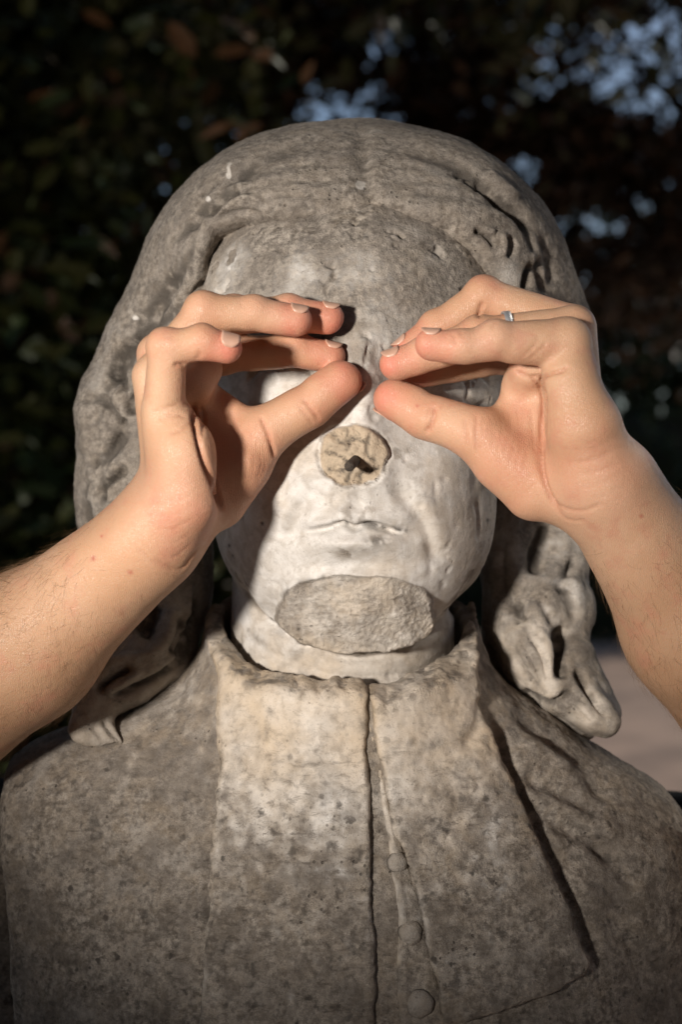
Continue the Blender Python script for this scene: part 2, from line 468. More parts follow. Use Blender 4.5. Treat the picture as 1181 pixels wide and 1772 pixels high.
def arm_spec(side):
    if side == 'L':      # on the left of the photograph
        F = dict(pinky=[(282, 712, -84), (287, 600, -97), (350, 591, -98), (394, 601, -96)],
                 ring=[(268, 652, -66), (352, 538, -67), (440, 542, -64), (515, 553, -62)],
                 middle=[(275, 614, -48), (405, 544, -48), (500, 540, -47), (570, 549, -46)],
                 index=[(300, 628, -30), (415, 610, -37), (510, 605, -41), (573, 616, -39)],
                 thumb=[(374, 862, -43), (453, 752, -46), (537, 703, -49), (594, 659, -50)])
        R = dict(pinky=MMr(10.5, 8.3, 7.6, 7.0), ring=MMr(11, 8.9, 8.3, 7.5), middle=MMr(11, 9, 8.4, 7.7),
                 index=MMr(10.5, 8.8, 8.3, 7.6), thumb=MMr(14, 12, 11, 9.8))
        bases = [(300, 880, -78), (292, 885, -68), (290, 885, -58), (312, 880, -50)]
        wrist, elbow, shoulder = (258, 936, -62), (-330, 1440, 57), np.array([-.165, .29, ZC - .265])
        hyp = [((318, 775, -86), (320, 868, -82), 14.5, 16.5), ((300, 735, -82), (320, 790, -86), 12.5, 14)]
        pad = [((332, 668, -62), (352, 640, -52), 11, 10)]
        webs = [((300, 645, -30), (452, 752, -48), (372, 862, -45), 8), ((310, 660, -40), (330, 850, -58), (420, 800, -55), 8)]
        palref = dict(pinky=(.3, 0, -1), ring=(.2, 0, -1), middle=(.1, 0, -1), index=(.1, 0, -1), thumb=(-.55, -.35, .75))
    else:
        F = dict(pinky=[(980, 592, -92), (858, 588, -100), (798, 600, -100), (745, 594, -98)],
                 ring=[(992, 568, -74), (828, 580, -76), (738, 613, -72), (683, 629, -70)],
                 middle=[(994, 566, -54), (838, 511, -50), (757, 566, -47), (705, 607, -46)],
                 index=[(978, 605, -36), (850, 618, -34), (765, 635, -37), (704, 645, -42)],
                 thumb=[(926, 846, -66), (828, 752, -66), (735, 722, -56), (679, 691, -49)])
        R = dict(pinky=MMr(12, 8.5, 7.4, 7.2), ring=MMr(11, 8.8, 8.1, 7.6), middle=MMr(11, 9.2, 8.3, 7.8),
                 index=MMr(10.5, 8.8, 8.1, 7.6), thumb=MMr(14, 12, 10.8, 9.6))
        bases = [(1012, 825, -86), (1018, 820, -76), (1018, 815, -64), (1000, 820, -54)]
        wrist, elbow, shoulder = (1054, 850, -72), (1490, 1510, 57), np.array([.175, .29, ZC - .265])
        hyp = [((988, 660, -95), (1010, 740, -94), 14, 17), ((1012, 740, -92), (1028, 805, -86), 18, 19)]
        pad = [((915, 640, -70), (900, 662, -60), 10, 9)]
        webs = [((968, 635, -42), (836, 757, -66), (926, 846, -66), 8.5), ((960, 680, -60), (980, 840, -66), (880, 790, -64), 10)]
        palref = dict(pinky=(-.1, .2, -1), ring=(-.1, 0, -1), middle=(-.3, 0, -1), index=(-.1, 0, -1), thumb=(.5, -.35, .75))
    return F, R, bases, wrist, elbow, shoulder, hyp, pad, webs, palref

def build_arm(side, h):
    F, R, bases, wrist, elbow, shoulder, hyp, pad, webs, palref = arm_spec(side)
    PM = lambda t: P(t[0], t[1], (t[2] + YS) * .001)
    F = {k: [PM(q) for q in v] for k, v in F.items()}
    bases = [PM(q) for q in bases]; W = PM(wrist); E = PM(elbow); SH = shoulder
    fd_ = norm(E - W)
    order = ['index', 'middle', 'ring', 'pinky']
    mid = W + fd_ * .10; sp = np.array([0, .0075, 0])
    def f(x, y, z):
        # palm and metacarpals
        d = None
        for nme, b in zip(order, bases[::-1]):
            q = caps(x, y, z, b, F[nme][0], .0115, R[nme][0] * 1.03)
            d = q if d is None else smin(d, q, .007)
        th = F['thumb']
        d = smin(d, caps(x, y, z, th[0], th[1], .0165, .0125), .010)
        d = smin(d, caps(x, y, z, th[0] * .65 + W * .35, th[0] * .45 + th[1] * .55, .0135, .0145), .009)
        for a, b, c, r in webs: d = smin(d, tri(x, y, z, PM(a), PM(b), PM(c), r * .001), .006)
        for a, b, r1, r2 in hyp: d = smin(d, caps(x, y, z, PM(a), PM(b), r1 * .001, r2 * .001), .006)
        for a, b, r1, r2 in pad: d = smin(d, caps(x, y, z, PM(a), PM(b), r1 * .001, r2 * .001), .009)
        # wrist and forearm (two bones side by side), upper arm
        for s in (-1, 1):
            a = W + sp * s
            d = smin(d, caps(x, y, z, a, mid + sp * s * 1.1, .0218, .0325), .018)
            d = smin(d, caps(x, y, z, mid + sp * s * 1.1, E + sp * s, .0325, .038), .02)
        ca = (bases[0] + bases[1] + bases[2] + bases[3]) / 4
        d = smin(d, caps(x, y, z, ca, W, .0195, .0205), .014)
        d = smin(d, caps(x, y, z, E, E + (SH - E) * .75, .037, .043), .02)
        J = th; Rt = R['thumb']; pal = np.array(palref['thumb'])
        q = caps(x, y, z, J[1], J[2], Rt[1], Rt[2] * .97)
        q = smin(q, caps(x, y, z, J[2], J[3], Rt[2] * .98, Rt[3]), .004)
        t = norm(J[3] - J[2]); pd = norm(pal - t * (pal @ t))
        q = smin(q, caps(x, y, z, J[2] + (J[3] - J[2]) * .45 + pd * .0022, J[3] - t * .002 + pd * .0018, .0098, .0092), .005)
        q = smin(q, caps(x, y, z, J[1] * .55 + J[2] * .45 + pd * .002, J[1] * .25 + J[2] * .75 + pd * .002, .0105, .0102), .005)
        d = smin(d, q, .007)
        # fingers
        for nme in order:
            d = smin(d, finger_sd(x, y, z, F[nme], R[nme], np.array(palref[nme])), .0022)
        return d
    pts = np.array([q for k in F.values() for q in k] + [W, E, E + (SH - E) * .75])
    lo, hi = pts.min(0) - .047, pts.max(0) + .047
    V, Fq = mesh_sdf(f, lo, hi, h)
    V = relax(V, Fq, 2, .5)
    # fine modelling: creases and folds
    N = vnormals(V, Fq); u, v = proj(V)
    if side == 'L':
        near = V[:, 1] < -.035 + YS * .001
        cr = [([(449, 716), (462, 745), (470, 770), (477, 797)], 3.2, 1.5), ([(523, 688), (539, 708), (555, 730)], 3, .9),
              ([(516, 700), (531, 719), (543, 738)], 2.5, .45), ([(565, 668), (577, 655)], 2, .2),
              ([(335, 690), (338, 735), (352, 795), (374, 850), (386, 893)], 4.5, 2.6),
              ([(345, 700), (352, 720), (350, 760)], 3, .8),
              ([(300, 632), (312, 631), (322, 634)], 3, 1.2), ([(256, 716), (286, 706), (312, 700)], 2.5, .55), ([(268, 728), (300, 718), (325, 722)], 2.5, .55),
              ([(290, 752), (318, 742), (334, 726)], 2.5, .6), ([(338, 624), (344, 616), (348, 606)], 2.4, .6),
              ([(262, 965), (310, 985), (330, 965), (345, 945)], 3, .55), ([(235, 945), (270, 975), (310, 990)], 2.6, .35),
              ([(408, 566), (402, 578), (395, 590)], 1.5, .0)]
        for k in range(6): cr.append(([(240 + 6 * k, 836 + 24 * k), (285 + 3 * k, 845 + 24 * k), (344 - 2 * k, 832 + 21 * k)], 1.7, .15 + .10 * (k % 2)))
        for k in range(9):   # fine fan of lines over the ball of the thumb
            t = k / 8.0
            cr.append(([(392 + 52 * t, 690 + 24 * t), (400 + 55 * t, 740 + 25 * t), (408 + 50 * t, 800 + 10 * t), (405 + 38 * t, 860 - 25 * t)], 1.7, .22 + .1 * (k % 2)))
    else:
        near = V[:, 1] < -.03 + YS * .001
        cr = [([(938, 655), (942, 700), (938, 760), (940, 820), (958, 870), (980, 893)], 4, 2.0),
              ([(936, 666), (944, 650), (975, 640), (984, 630)], 3.2, 1.6), ([(890, 640), (915, 652), (940, 650)], 3, 1.0),
              ([(752, 700), (752, 718), (745, 738), (736, 752)], 3.4, 1.5), ([(746, 700), (742, 716), (736, 728)], 2.5, .5),
              ([(806, 720), (806, 745), (812, 775)], 3, .6), ([(826, 712), (824, 745), (826, 790)], 3, .7), ([(838, 718), (832, 750), (832, 785)], 2.4, .4),
              ([(920, 652), (936, 672), (940, 690)], 2.5, .9), ([(918, 700), (925, 760), (935, 830)], 2.4, .5),
              ([(945, 855), (975, 878), (1010, 884), (1050, 868)], 2.6, .5), ([(960, 880), (985, 900), (1020, 900)], 2.4, .4),
              ([(1000, 802), (1040, 790), (1065, 778)], 2, .3), ([(1005, 818), (1045, 812), (1075, 800)], 2, .25), ([(1010, 770), (1040, 760)], 1.8, .2),
              ([(783, 575), (788, 590), (786, 600)], 2.4, .6), ([(795, 572), (800, 584)], 2, .4), ([(850, 572), (856, 560), (862, 558)], 2.2, .5),
              ([(905, 618), (925, 600), (936, 578)], 2.2, .45), ([(916, 622), (936, 606), (948, 590)], 2.2, .4), ([(758, 626), (762, 632)], 2, .3),
              ([(838, 520), (832, 535), (828, 552)], 3, 1.3)]
        for k in range(5): cr.append(([(965 + 11 * k, 775 + 24 * k), (1020 + 8 * k, 778 + 19 * k), (1075 + 6 * k, 752 + 19 * k)], 1.7, .14 + .1 * (k % 2)))
        for k in range(9):
            t = k / 8.0
            cr.append(([(842 + 62 * t, 720 - 40 * t), (850 + 55 * t, 755 - 10 * t), (862 + 55 * t, 810 + 12 * t)], 1.7, .22 + .1 * (k % 2)))
    D = 1.25 * strokes(V[near], N[near], cr, front=.25)
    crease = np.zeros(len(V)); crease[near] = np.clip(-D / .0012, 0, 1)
    dsp = np.zeros(len(V)); dsp[near] = D
    # veins, tendons, small unevenness
    dsp += .00022 * fbm(V, 50, 2, 3)
    V = V + N * dsp[:, None]
    # colour masks
    red = np.zeros(len(V))
    for nme in order + ['thumb']:
        dd = np.linalg.norm(V - F[nme][3], axis=1); red = np.maximum(red, 1.0 * np.exp(-(dd / .0155) ** 2))
        if nme != 'thumb':
            for j in (1, 2): red = np.maximum(red, .38 * np.exp(-(np.linalg.norm(V - F[nme][j], axis=1) / .011) ** 2))
    red = np.maximum(red, .45 * np.exp(-(np.linalg.norm(V - (F['thumb'][2] + F['thumb'][3]) / 2, axis=1) / .02) ** 2))
    hp = PM(hyp[-1][1] if side == 'R' else hyp[0][1])
    red = np.maximum(red, .5 * np.exp(-(np.linalg.norm(V - hp, axis=1) / .024) ** 2))
    red = np.maximum(red, .4 * np.exp(-(np.linalg.norm(V - (F['thumb'][0] + F['thumb'][1]) / 2, axis=1) / .03) ** 2))
    red = np.clip(red * (1 + .5 * fbm(V, 90, 3, 21)), 0, 1)
    along = (V - W) @ fd_
    tan = sstep(-.01, .09, along) * .75
    tan = np.maximum(tan, .45 * sstep(.0, .8, (N @ np.array([-1, .3, .35]) if side == 'L' else N @ np.array([1, .3, .35]))))
    mole = np.zeros(len(V))
    for (mu, mv, mr) in ([(225, 990, 3.2), (161, 966, 3.6), (176, 928, 2)] if side == 'L' else [(1111, 893, 2.6), (724, 702, 2.2)]):
        mole = np.maximum(mole, np.exp(-((u - mu) ** 2 + (v - mv) ** 2) / mr ** 2) * (N[:, 1] < .2))
    return V, Fq, dict(red=red, tan=tan, mole=mole, crease=crease), F, R, W, E, SH, palref, f

def nail_mesh(J, r, dorsal, thumb=False):
    t = norm(J[3] - J[2]); n = norm(np.array(dorsal) - t * (np.array(dorsal) @ t)); s = np.cross(t, n)
    V, F = [], []; nu, nv = 9, 8
    L0, L1 = (-.0045, .0050) if not thumb else (-.005, .0085)
    wd = .92 if not thumb else .85
    for i in range(nu):
        q = i / (nu - 1); x = L0 + (L1 - L0) * q
        hw = wd * (1 - .62 * max(0, (q - .6) / .4) ** 2.2 - .45 * max(0, (.3 - q) / .3) ** 2)
        rr = (r + .00055 + max(0, -x) * .09) * (1 - .16 * max(0, q - .5) ** 2)
        for j in range(nv):
            a = hw * (2 * j / (nv - 1) - 1)
            V.append(J[3] + t * x + (n * math.cos(a) * .97 + s * math.sin(a)) * rr)
    V = np.array(V); k = len(V)
    low = V - (V - (J[3] + t * .001)) * .08
    V = np.vstack([V, low])
    for i in range(nu - 1):
        for j in range(nv - 1):
            a = i * nv + j; F.append((a, a + 1, a + nv + 1, a + nv)); F.append((a + k, a + k + nv, a + k + nv + 1, a + k + 1))
    ring = [i for i in range(nv)] + [i * nv + nv - 1 for i in range(1, nu)] + [(nu - 1) * nv + j for j in range(nv - 2, -1, -1)] + [i * nv for i in range(nu - 2, 0, -1)]
    for a, b in zip(ring, ring[1:] + ring[:1]): F.append((a, a + k, b + k, b))
    return V, F

person = empty("person", (0.01, .36, 0), "person behind the bust in black, bare hands making finger goggles over its eyes", "person")
HQ = .0013
Lw = build_arm('L', HQ); Rw = build_arm('R', HQ)
# head, neck: hidden behind the bust, still the same body
PH = np.array([.01, .405, ZC - .03])
def phead(x, y, z):
    d = ell(x, y, z, PH, (.073, .092, .108))
    d = smin(d, ell(x, y, z, PH + np.array([0, -.02, -.06]), (.055, .07, .06)), .03)
    d = smin(d, caps(x, y, z, PH + np.array([0, -.085, -.005]), PH + np.array([0, -.105, -.035]), .008, .012), .012)
    for s in (-1, 1):
        d = smin(d, ell(x, y, z, PH + np.array([s * .076, .01, -.015]), (.007, .018, .03)), .006)
        d = smax(d, -ball(x, y, z, PH + np.array([s * .032, -.098, .0]), .014), .012)
        d = smin(d, ball(x, y, z, PH + np.array([s * .032, -.079, .0]), .012), .003)
    d = smin(d, caps(x, y, z, PH + np.array([-.02, -.085, -.062]), PH + np.array([.02, -.085, -.062]), .007, .007), .008)
    d = smin(d, caps(x, y, z, PH + np.array([0, .02, -.08]), PH + np.array([0, .035, -.20]), .052, .058), .03)
    return d
hv, hf = mesh_sdf(phead, PH - np.array([.1, .14, .22]), PH + np.array([.1, .12, .13]), .005)
hf0 = hf
parts = [(Lw[0], Lw[1], Lw[2]), (Rw[0], Rw[1], Rw[2]), (hv, hf, dict(red=np.zeros(len(hv)), tan=np.full(len(hv), .4), mole=np.zeros(len(hv)), crease=np.zeros(len(hv))))]
o = 0; VV, FF, AA = [], [], {k: [] for k in ('red', 'tan', 'mole', 'crease')}
for V, Fq, at in parts:
    VV.append(V); FF.append(Fq + o); o += len(V)
    for k in AA: AA[k].append(at[k])
body = child("body", np.vstack(VV), np.vstack(FF), SKIN, person, attrs={k: np.concatenate(q) for k, q in AA.items()})
for side, dat in (('L', Lw), ('R', Rw)):
    F, R = dat[3], dat[4]
    dors = dict(L=dict(pinky=(.1, -.65, .75), ring=(.1, -.30, .95), middle=(.0, -.15, 1), index=(.1, -.15, 1), thumb=(.3, .75, -.6)),
                R=dict(pinky=(0, -.15, 1), ring=(-.1, -.25, .95), middle=(-.3, .0, 1), index=(0, .2, 1), thumb=(-.3, .75, -.6)))[side]
    for nme in ('pinky', 'ring', 'middle', 'index', 'thumb'):
        V, Fn = nail_mesh(F[nme], R[nme][3], dors[nme], nme == 'thumb')
        child("fingernail", V, Fn, NAIL, person)
# clothes
def shirt_sd(x, y, z):
    c = np.array([.01, .40, 0])
    d = ell(x, y, z, c + np.array([0, 0, ZC - .42]), (.175, .115, .30))
    d = smin(d, ell(x, y, z, c + np.array([0, .005, ZC - .62]), (.155, .11, .22)), .06)
    for dat in (Lw, Rw):
        E, SH = dat[6], dat[7]
        d = smin(d, caps(x, y, z, c + np.array([0, -.02, ZC - .27]), SH, .06, .055), .05)
        d = smin(d, caps(x, y, z, SH, SH + (E - SH) * .62, .056, .052), .03)
    d = smax(d, -(np.sqrt((x - .01) ** 2 + (y - .42) ** 2) - .06 + (z < ZC - .24) * 1.0), .006)
    return d + .0025 * np.sin(z * 60 + x * 40) 
sv, sf = mesh_sdf(shirt_sd, (-.36, .02, ZC - .86), (.38, .56, ZC - .10), .006)
child("shirt", relax(sv, sf, 2), sf, BLACK_CLOTH, person)
def trouser_sd(x, y, z):
    d = ell(x, y, z, np.array([.01, .41, ZC - .74]), (.165, .115, .14))
    for s in (-1, 1):
        hp, kn, an = np.array([.01 + s * .085, .41, ZC - .76]), np.array([.01 + s * .12, .36, .47]), np.array([.01 + s * .12, .44, .07])
        d = smin(d, caps(x, y, z, hp, kn, .085, .06), .04); d = smin(d, caps(x, y, z, kn, an, .06, .05), .03)
    return d
sv, sf = mesh_sdf(trouser_sd, (-.26, .25, .03), (.28, .56, ZC - .58), .01)
child("trousers", relax(sv, sf, 2), sf, BLACK_CLOTH, person)
for s in (-1, 1):
    c = np.array([.01 + s * .12, .40, .045])
    sh = lambda x, y, z: smax(smin(caps(x, y, z, c + np.array([0, .06, 0]), c + np.array([0, -.12, -.01]), .045, .035), ball(x, y, z, c + np.array([0, .05, .03]), .048), .03), .003 - z, .004)
    sv, sf = mesh_sdf(sh, c - np.array([.07, .2, .05]), c + np.array([.07, .14, .1]), .006)
    child("shoe", relax(sv, sf, 2), sf, BLACK_CLOTH, person)
def scalp(x, y, z): return smax(ell(x, y, z, PH + np.array([0, .012, .012]), (.081, .098, .112)), -(y - (PH[1] - .055) + (z - PH[2] - .06) * .9), .01)
sv, sf = mesh_sdf(scalp, PH - np.array([.1, .12, .13]), PH + np.array([.1, .14, .15]), .005)
sv = sv + vnormals(sv, sf) * (.003 * fbm(sv * np.array([1, 1, .3]), 90, 3, 5))[:, None]
child("hair", sv, sf, HAIRM, person)

# hairs on the forearms: thin curved tapers rooted on the skin
def arm_hair(dat, n, side):
    V, Fq = dat[0], dat[1]; W, E = dat[5], dat[6]; N = vnormals(V, Fq); fd_ = norm(E - W)
    al = (V - W) @ fd_; u, v = proj(V)
    dors = N @ (np.array([-.75, .25, .6]) if side == 'L' else np.array([.8, .3, .5]))
    pr = sstep(.0, .07, al) * (al < .19) * (.35 + .75 * np.clip(dors + .3, 0, 1)) * (N[:, 1] < .75) * (u > -60) * (u < 1240)
    pr = pr * np.clip(.8 + .8 * fbm(V, 45, 2, 40), .15, 2)
    idx = rng.choice(len(V), n, p=pr / pr.sum())
    Vs, Fs = [], []; o = 0
    hd = norm(fd_ + np.array([0, .0, -.35]) * (1 if side == 'L' else .6))
    for i in idx:
        p, nn = V[i], N[i]; t = hd * rng.choice([-1, 1, 1, 1]) * .0 + hd + rng.normal(0, .5, 3); t = norm(t - nn * (t @ nn))
        L = rng.uniform(.006, .016); r0 = rng.uniform(.000026, .000045); bend = rng.normal(0, .5); b = np.cross(nn, t)
        lift = rng.uniform(.08, .5)
        pts = [p + t * L * q + nn * (.0001 + L * lift * q * (1 - .45 * q)) + b * L * bend * q * q for q in (0, .3, .65, 1)]
        a = np.linspace(0, 2 * math.pi, 3, endpoint=False)
        for k, q in enumerate(pts):
            r = r0 * (1 - .7 * k / 3)
            for an in a: Vs.append(q + (nn * math.cos(an) + b * math.sin(an)) * r)
        for k in range(3):
            for j in range(3):
                m = (j + 1) % 3; Fs.append((o + k * 3 + j, o + k * 3 + m, o + k * 3 + 3 + m, o + k * 3 + 3 + j))
        o += 12
    h = child("arm_hair", np.array(Vs), np.array(Fs), ARMHAIR, person); h['kind'] = 'stuff'
arm_hair(Lw, 2000, 'L'); arm_hair(Rw, 1300, 'R')

# silver ring on the ring finger of the right-hand arm
J = Rw[3]['ring']; q = J[0] * .58 + J[1] * .42; q = P(878, 575, -.0755 + YS * .001); ax = norm(J[1] - J[0]); a1 = norm(np.cross(ax, [0, 1, 0])); a2 = np.cross(ax, a1)
rp = []
for k in range(48):
    a = 2 * math.pi * k / 48; rd = a1 * math.cos(a) + a2 * math.sin(a)
    for (dr, dx) in ((.0097, -.0016), (.0106, -.0018), (.0107, 0), (.0106, .0018), (.0097, .0016)): rp.append(q + rd * dr + ax * dx)
rf = [(k * 5 + j, k * 5 + (j + 1) % 5, ((k + 1) % 48) * 5 + (j + 1) % 5, ((k + 1) % 48) * 5 + j) for k in range(48) for j in range(5)]
ringo = mesh_obj("finger_ring", np.array(rp), rf, SILVER, loc=q)
tag(ringo, "thin silver ring worn on a finger of the hand at the right", "ring")
# ------------------------------------------------------------------ the marble bust
bust = empty("marble_bust", (0.0, .09, ZC - .40), "weathered marble bust of a long-haired man with broken nose and wide collar bands", "statue")
Z0 = ZC
def W3(x, y, z): return np.array([x, y, Z0 + z])
def ragged(x, z, s, a, seed=0):
    q = np.stack([x, np.zeros_like(x) + seed, z], -1)
    return a * fbm(q, s, 3, seed)
def quant(V, u, v):
    return fbm(V, 28, 4, 31), fbm(V, 120, 3, 37)

# --- face and neck
FC = W3(.0066, .092, -0.757 * 0 + (886 - 757) * .346e-3)
def face_sd(x, y, z):
    d = ell(x, y, z, FC, (.0835, .094, .118))
    d = smin(d, ell(x, y, z, W3(.0075, .092, .105), (.100, .094, .098)), .03)
    d = smin(d, ell(x, y, z, W3(.0085, .070, -.004), (.0800, .076, .074)), .02)
    n = caps(x, y, z, W3(.0015, .100, -.02), W3(.0, .096, -.16), .0665, .069)
    n = smin(n, caps(x, y, z, W3(0, .088, -.08), W3(0, .095, -.20), .050, .060), .02)
    return smin(d, n, .006)
V, Fq = mesh_sdf(face_sd, W3(-.092, -.03, -.15), W3(.106, .19, .205), .00092)
V = relax(V, Fq, 2)
u, v = proj(V); fr = sstep(.10, .05, V[:, 1])
dz = dab(V, [
    (617, 1045, 150, 78, 11), (615, 905, 130, 80, 5.0), (612, 795, 62, 60, 13), (632, 665, 34, 90, 11),
    (640, 600, 60, 40, 3), (480, 662, 80, 46, -10), (782, 664, 80, 46, -11), (470, 603, 90, 24, 2, -4), (775, 603, 90, 24, 5, 4),
    (486, 671, 54, 36, 10), (786, 673, 54, 36, 9), (480, 648, 7.5, 8, 2.2), (445, 830, 100, 110, 8), (775, 820, 90, 110, 7),
    (615, 893, 75, 13, 2.6), (612, 941, 64, 14, 4.4), (616, 977, 95, 17, -4.2), (513, 925, 20, 20, -2.4), (712, 927, 20, 20, -2.4),
    (619, 866, 12, 24, -1.5), (575, 830, 16, 14, 1), (664, 825, 18, 20, 2.2), (740, 880, 24, 70, 2.4, -25), (620, 470, 150, 80, 2.0),
    (700, 500, 60, 40, 1.4), (540, 500, 60, 50, 1.2), (832, 900, 30, 120, -2.5), (650, 615, 10, 20, -2.0), (625, 618, 9, 22, 1.3)])
V[:, 1] -= dz * fr * sstep(1150, 1118, v + np.abs(u - 617) * .0)
N = vnormals(V, Fq)
D = strokes(V, N, [
    ([(518, 920), (545, 919), (570, 915), (592, 908), (615, 914), (640, 909), (665, 914), (690, 922), (708, 925)], 5.4, 3.8),
    ([(525, 913), (560, 906), (590, 899), (614, 904), (640, 899), (668, 905), (698, 916)], 4, -0.7),
    ([(676, 838), (712, 872), (742, 925), (760, 985)], 14, 3.2), ([(553, 842), (520, 880), (492, 940)], 15, 2.2),
    ([(424, 668), (448, 637), (488, 623), (528, 636), (553, 668)], 4.5, 3.2, 'v'), ([(418, 655), (446, 622), (488, 609), (532, 622), (560, 655)], 5, -1.6),
    ([(428, 690), (465, 713), (515, 708), (550, 684)], 4.5, 2.6), ([(425, 702), (465, 727), (520, 721)], 5, -1.0),
    ([(728, 672), (752, 640), (788, 627), (830, 640), (850, 672)], 4.5, 3.2), ([(722, 660), (748, 624), (788, 612), (836, 626)], 5, -1.6),
    ([(730, 690), (770, 714), (815, 710), (848, 690)], 4.5, 2.6), ([(800, 650), (812, 672), (806, 700)], 4, 1.6),
    ([(640, 590), (636, 620), (628, 640)], 3, 1.5), ([(664, 592), (668, 615), (660, 640)], 3, 1.4),
    ([(822, 860), (830, 900), (826, 940)], 4, 1.2), ([(818, 790), (826, 822)], 4, 1.4), ([(805, 760), (816, 800)], 4, 1.0),
    ([(388, 960), (438, 1052), (490, 1096), (560, 1131), (620, 1142), (690, 1131), (747, 1096), (808, 1026), (842, 950)], 6, 3.6), ([(400, 1075), (470, 1130), (560, 1165), (640, 1172), (730, 1160), (800, 1105)], 7, 1.1),
    ([(490, 590), (540, 585), (590, 600)], 6, .5), ([(560, 760), (552, 795), (565, 830)], 4, .8),
], front=.35)
V += N * D[:, None]
# weathered surface, chips
dirtup = sstep(760, 560, v)
V += N * (.00045 * fbm(V, 75, 4, 2) * (.4 + dirtup) + .00022 * fbm(V, 330, 3, 6) * (.35 + dirtup) + .0009 * fbm(V, 22, 2, 9) * (.5 + .5 * dirtup))[:, None]
chip = np.clip(fbm(V, 70, 3, 77) - .52, 0, 1)
V -= N * (chip * .006 * (.35 + dirtup) * fr)[:, None]
for (cu, cv, ru, rv, dp) in [(826, 880, 7, 22, 1.8), (820, 830, 6, 14, 1.6), (845, 800, 6, 18, 1.4), (700, 795, 5, 5, .8), (768, 830, 6, 5, .9), (790, 910, 5, 6, .8),
                             (745, 985, 7, 9, 1.2), (766, 1010, 5, 7, 1.0), (728, 875, 5, 5, .9), (752, 842, 5, 7, .9), (455, 905, 3, 4, .9), (432, 965, 3, 4, .9), (640, 445, 26, 22, 1.0), (600, 455, 20, 14, .9), (690, 545, 20, 12, 1.0)]:
    V[:, 1] += dp * .001 * np.exp(-((u - cu) / ru) ** 2 - ((v - cv) / rv) ** 2) * fr
# broken chin: a rough oval facet
a = math.radians(3); X, Y = (u - 617), (v - 1061)
F2 = V * np.array([1, 0, 1])
rr = (np.abs(X / 132) ** 2.35 + np.abs(Y / 65) ** 2.35) ** (1 / 2.35) + .05 * fbm(F2, 70, 4, 12)
mk = sstep(1.05, .97, rr) * (V[:, 1] < .07)
n1 = fbm(F2, 70, 4, 51, .6); n2 = fbm(F2, 420, 3, 55, .7)
py = .0035 + (v - 1061) * .000135 + ((X / 133) ** 2) * .0115 + .0007 * n1 + .0006 * n2 - .0016 * np.exp(-(line_dist(u, v, [(600, 1075), (640, 1040), (700, 1005)])[0] / 26) ** 2)
V[:, 1] = V[:, 1] * (1 - mk) + py * mk
chinm = mk
rim = np.exp(-((rr - 1.02) / .03) ** 2) * (V[:, 1] < .07)
V[:, 1] -= rim * .0003
# broken nose: a flaky oval scar
X, Y = (u - 611), (v - 789)
rr = np.sqrt((X / 57) ** 2 + (Y / 51) ** 2) + .10 * fbm(F2, 90, 3, 13)
mk = sstep(1.05, .97, rr) * (V[:, 1] < .05)
q = V.copy(); q[:, 1] *= .2
pl = np.abs(fbm(q, 95, 3, 61)); flake = sstep(.02, .30, pl)
py = -.0148 + (v - 789) * .00010 - (u - 611) * .00006 + .0011 * fbm(q, 60, 2, 66) + .0012 * (1 - flake) + .0004 * n2
py = .55 * py + .45 * (V[:, 1] + .0004 * n2 + .0012 * (1 - flake) + .0016 * fbm(q, 60, 2, 66))
V[:, 1] = V[:, 1] * (1 - mk) + py * mk
nosem = mk
ring = np.exp(-((rr - 1.07) / .045) ** 2) * (V[:, 1] < .05)
V[:, 1] += ring * .0013
cracks = np.zeros(len(V))
for pts in ([(578, 752), (592, 768), (612, 762), (640, 770)], [(566, 785), (590, 792), (604, 812), (598, 836)], [(648, 802), (634, 786), (640, 758)], [(600, 745), (606, 765), (598, 782)], [(622, 836), (628, 815), (650, 812)], [(570, 812), (588, 816), (604, 812)]):
    wob = np.array([[a + 2 * math.sin(b), b] for a, b in spline(pts, 5)])
    cracks = np.maximum(cracks, np.exp(-(line_dist(u + 4 * n1, v + 4 * n2, wob)[0] / 2.6) ** 2))
cracks *= nosem
V[:, 1] += .0016 * cracks
# masks
f1, f2 = quant(V, u, v)
crust_shade = .66 * sstep(740, 545, v + 55 * f1 + .10 * np.abs(u - 610)) + .14 + .10 * f2 + .16 * sstep(470, 380, v)
crust_shade = np.where(v > 740, np.maximum(crust_shade, .12 + .30 * sstep(760, 850, u + 30 * f1)), crust_shade)
crust_shade -= .35 * np.exp(-(line_dist(u, v, [(385, 500), (392, 470), (408, 430)])[0] / 24) ** 2) + .3 * np.exp(-(line_dist(u, v, [(520, 470), (490, 520)])[0] / 30) ** 2)
crust_shade -= .55 * np.exp(-((u - 880) / 30) ** 2 - ((v - 465) / 28) ** 2)
crust_shade -= .35 * np.exp(-((u - 672) / 45) ** 2 - ((v - 570) / 36) ** 2) + .25 * np.exp(-((u - 610) / 60) ** 2 - ((v - 455) / 40) ** 2)
crust_shade = np.maximum(crust_shade, .62 * np.exp(-((u - 618) / 46) ** 2 - ((v - 884) / 24) ** 2) * sstep(-.25, .3, f2))
crust_shade = np.maximum(crust_shade, .8 * np.exp(-((u - 610) / 36) ** 2 - ((v - 955) / 15) ** 2) * sstep(-.2, .25, f2) + .5 * np.exp(-((u - 655) / 22) ** 2 - ((v - 930) / 10) ** 2))
crust_shade = np.maximum(crust_shade, .55 * np.exp(-((u - 690) / 50) ** 2 - ((v - 780) / 60) ** 2) * sstep(-.1, .35, f2))
crust_shade = np.where(chinm > .5, .40 + .30 * n1 + .14 * n2 + .2 * sstep(40, 110, np.abs(u - 610)), crust_shade); crust_shade = np.where(nosem > .5, .25, crust_shade)
crust_shade = np.maximum(crust_shade, .6 * rim); crust_shade = np.maximum(crust_shade, .6 * ring * sstep(.0, .4, f2 + .2))
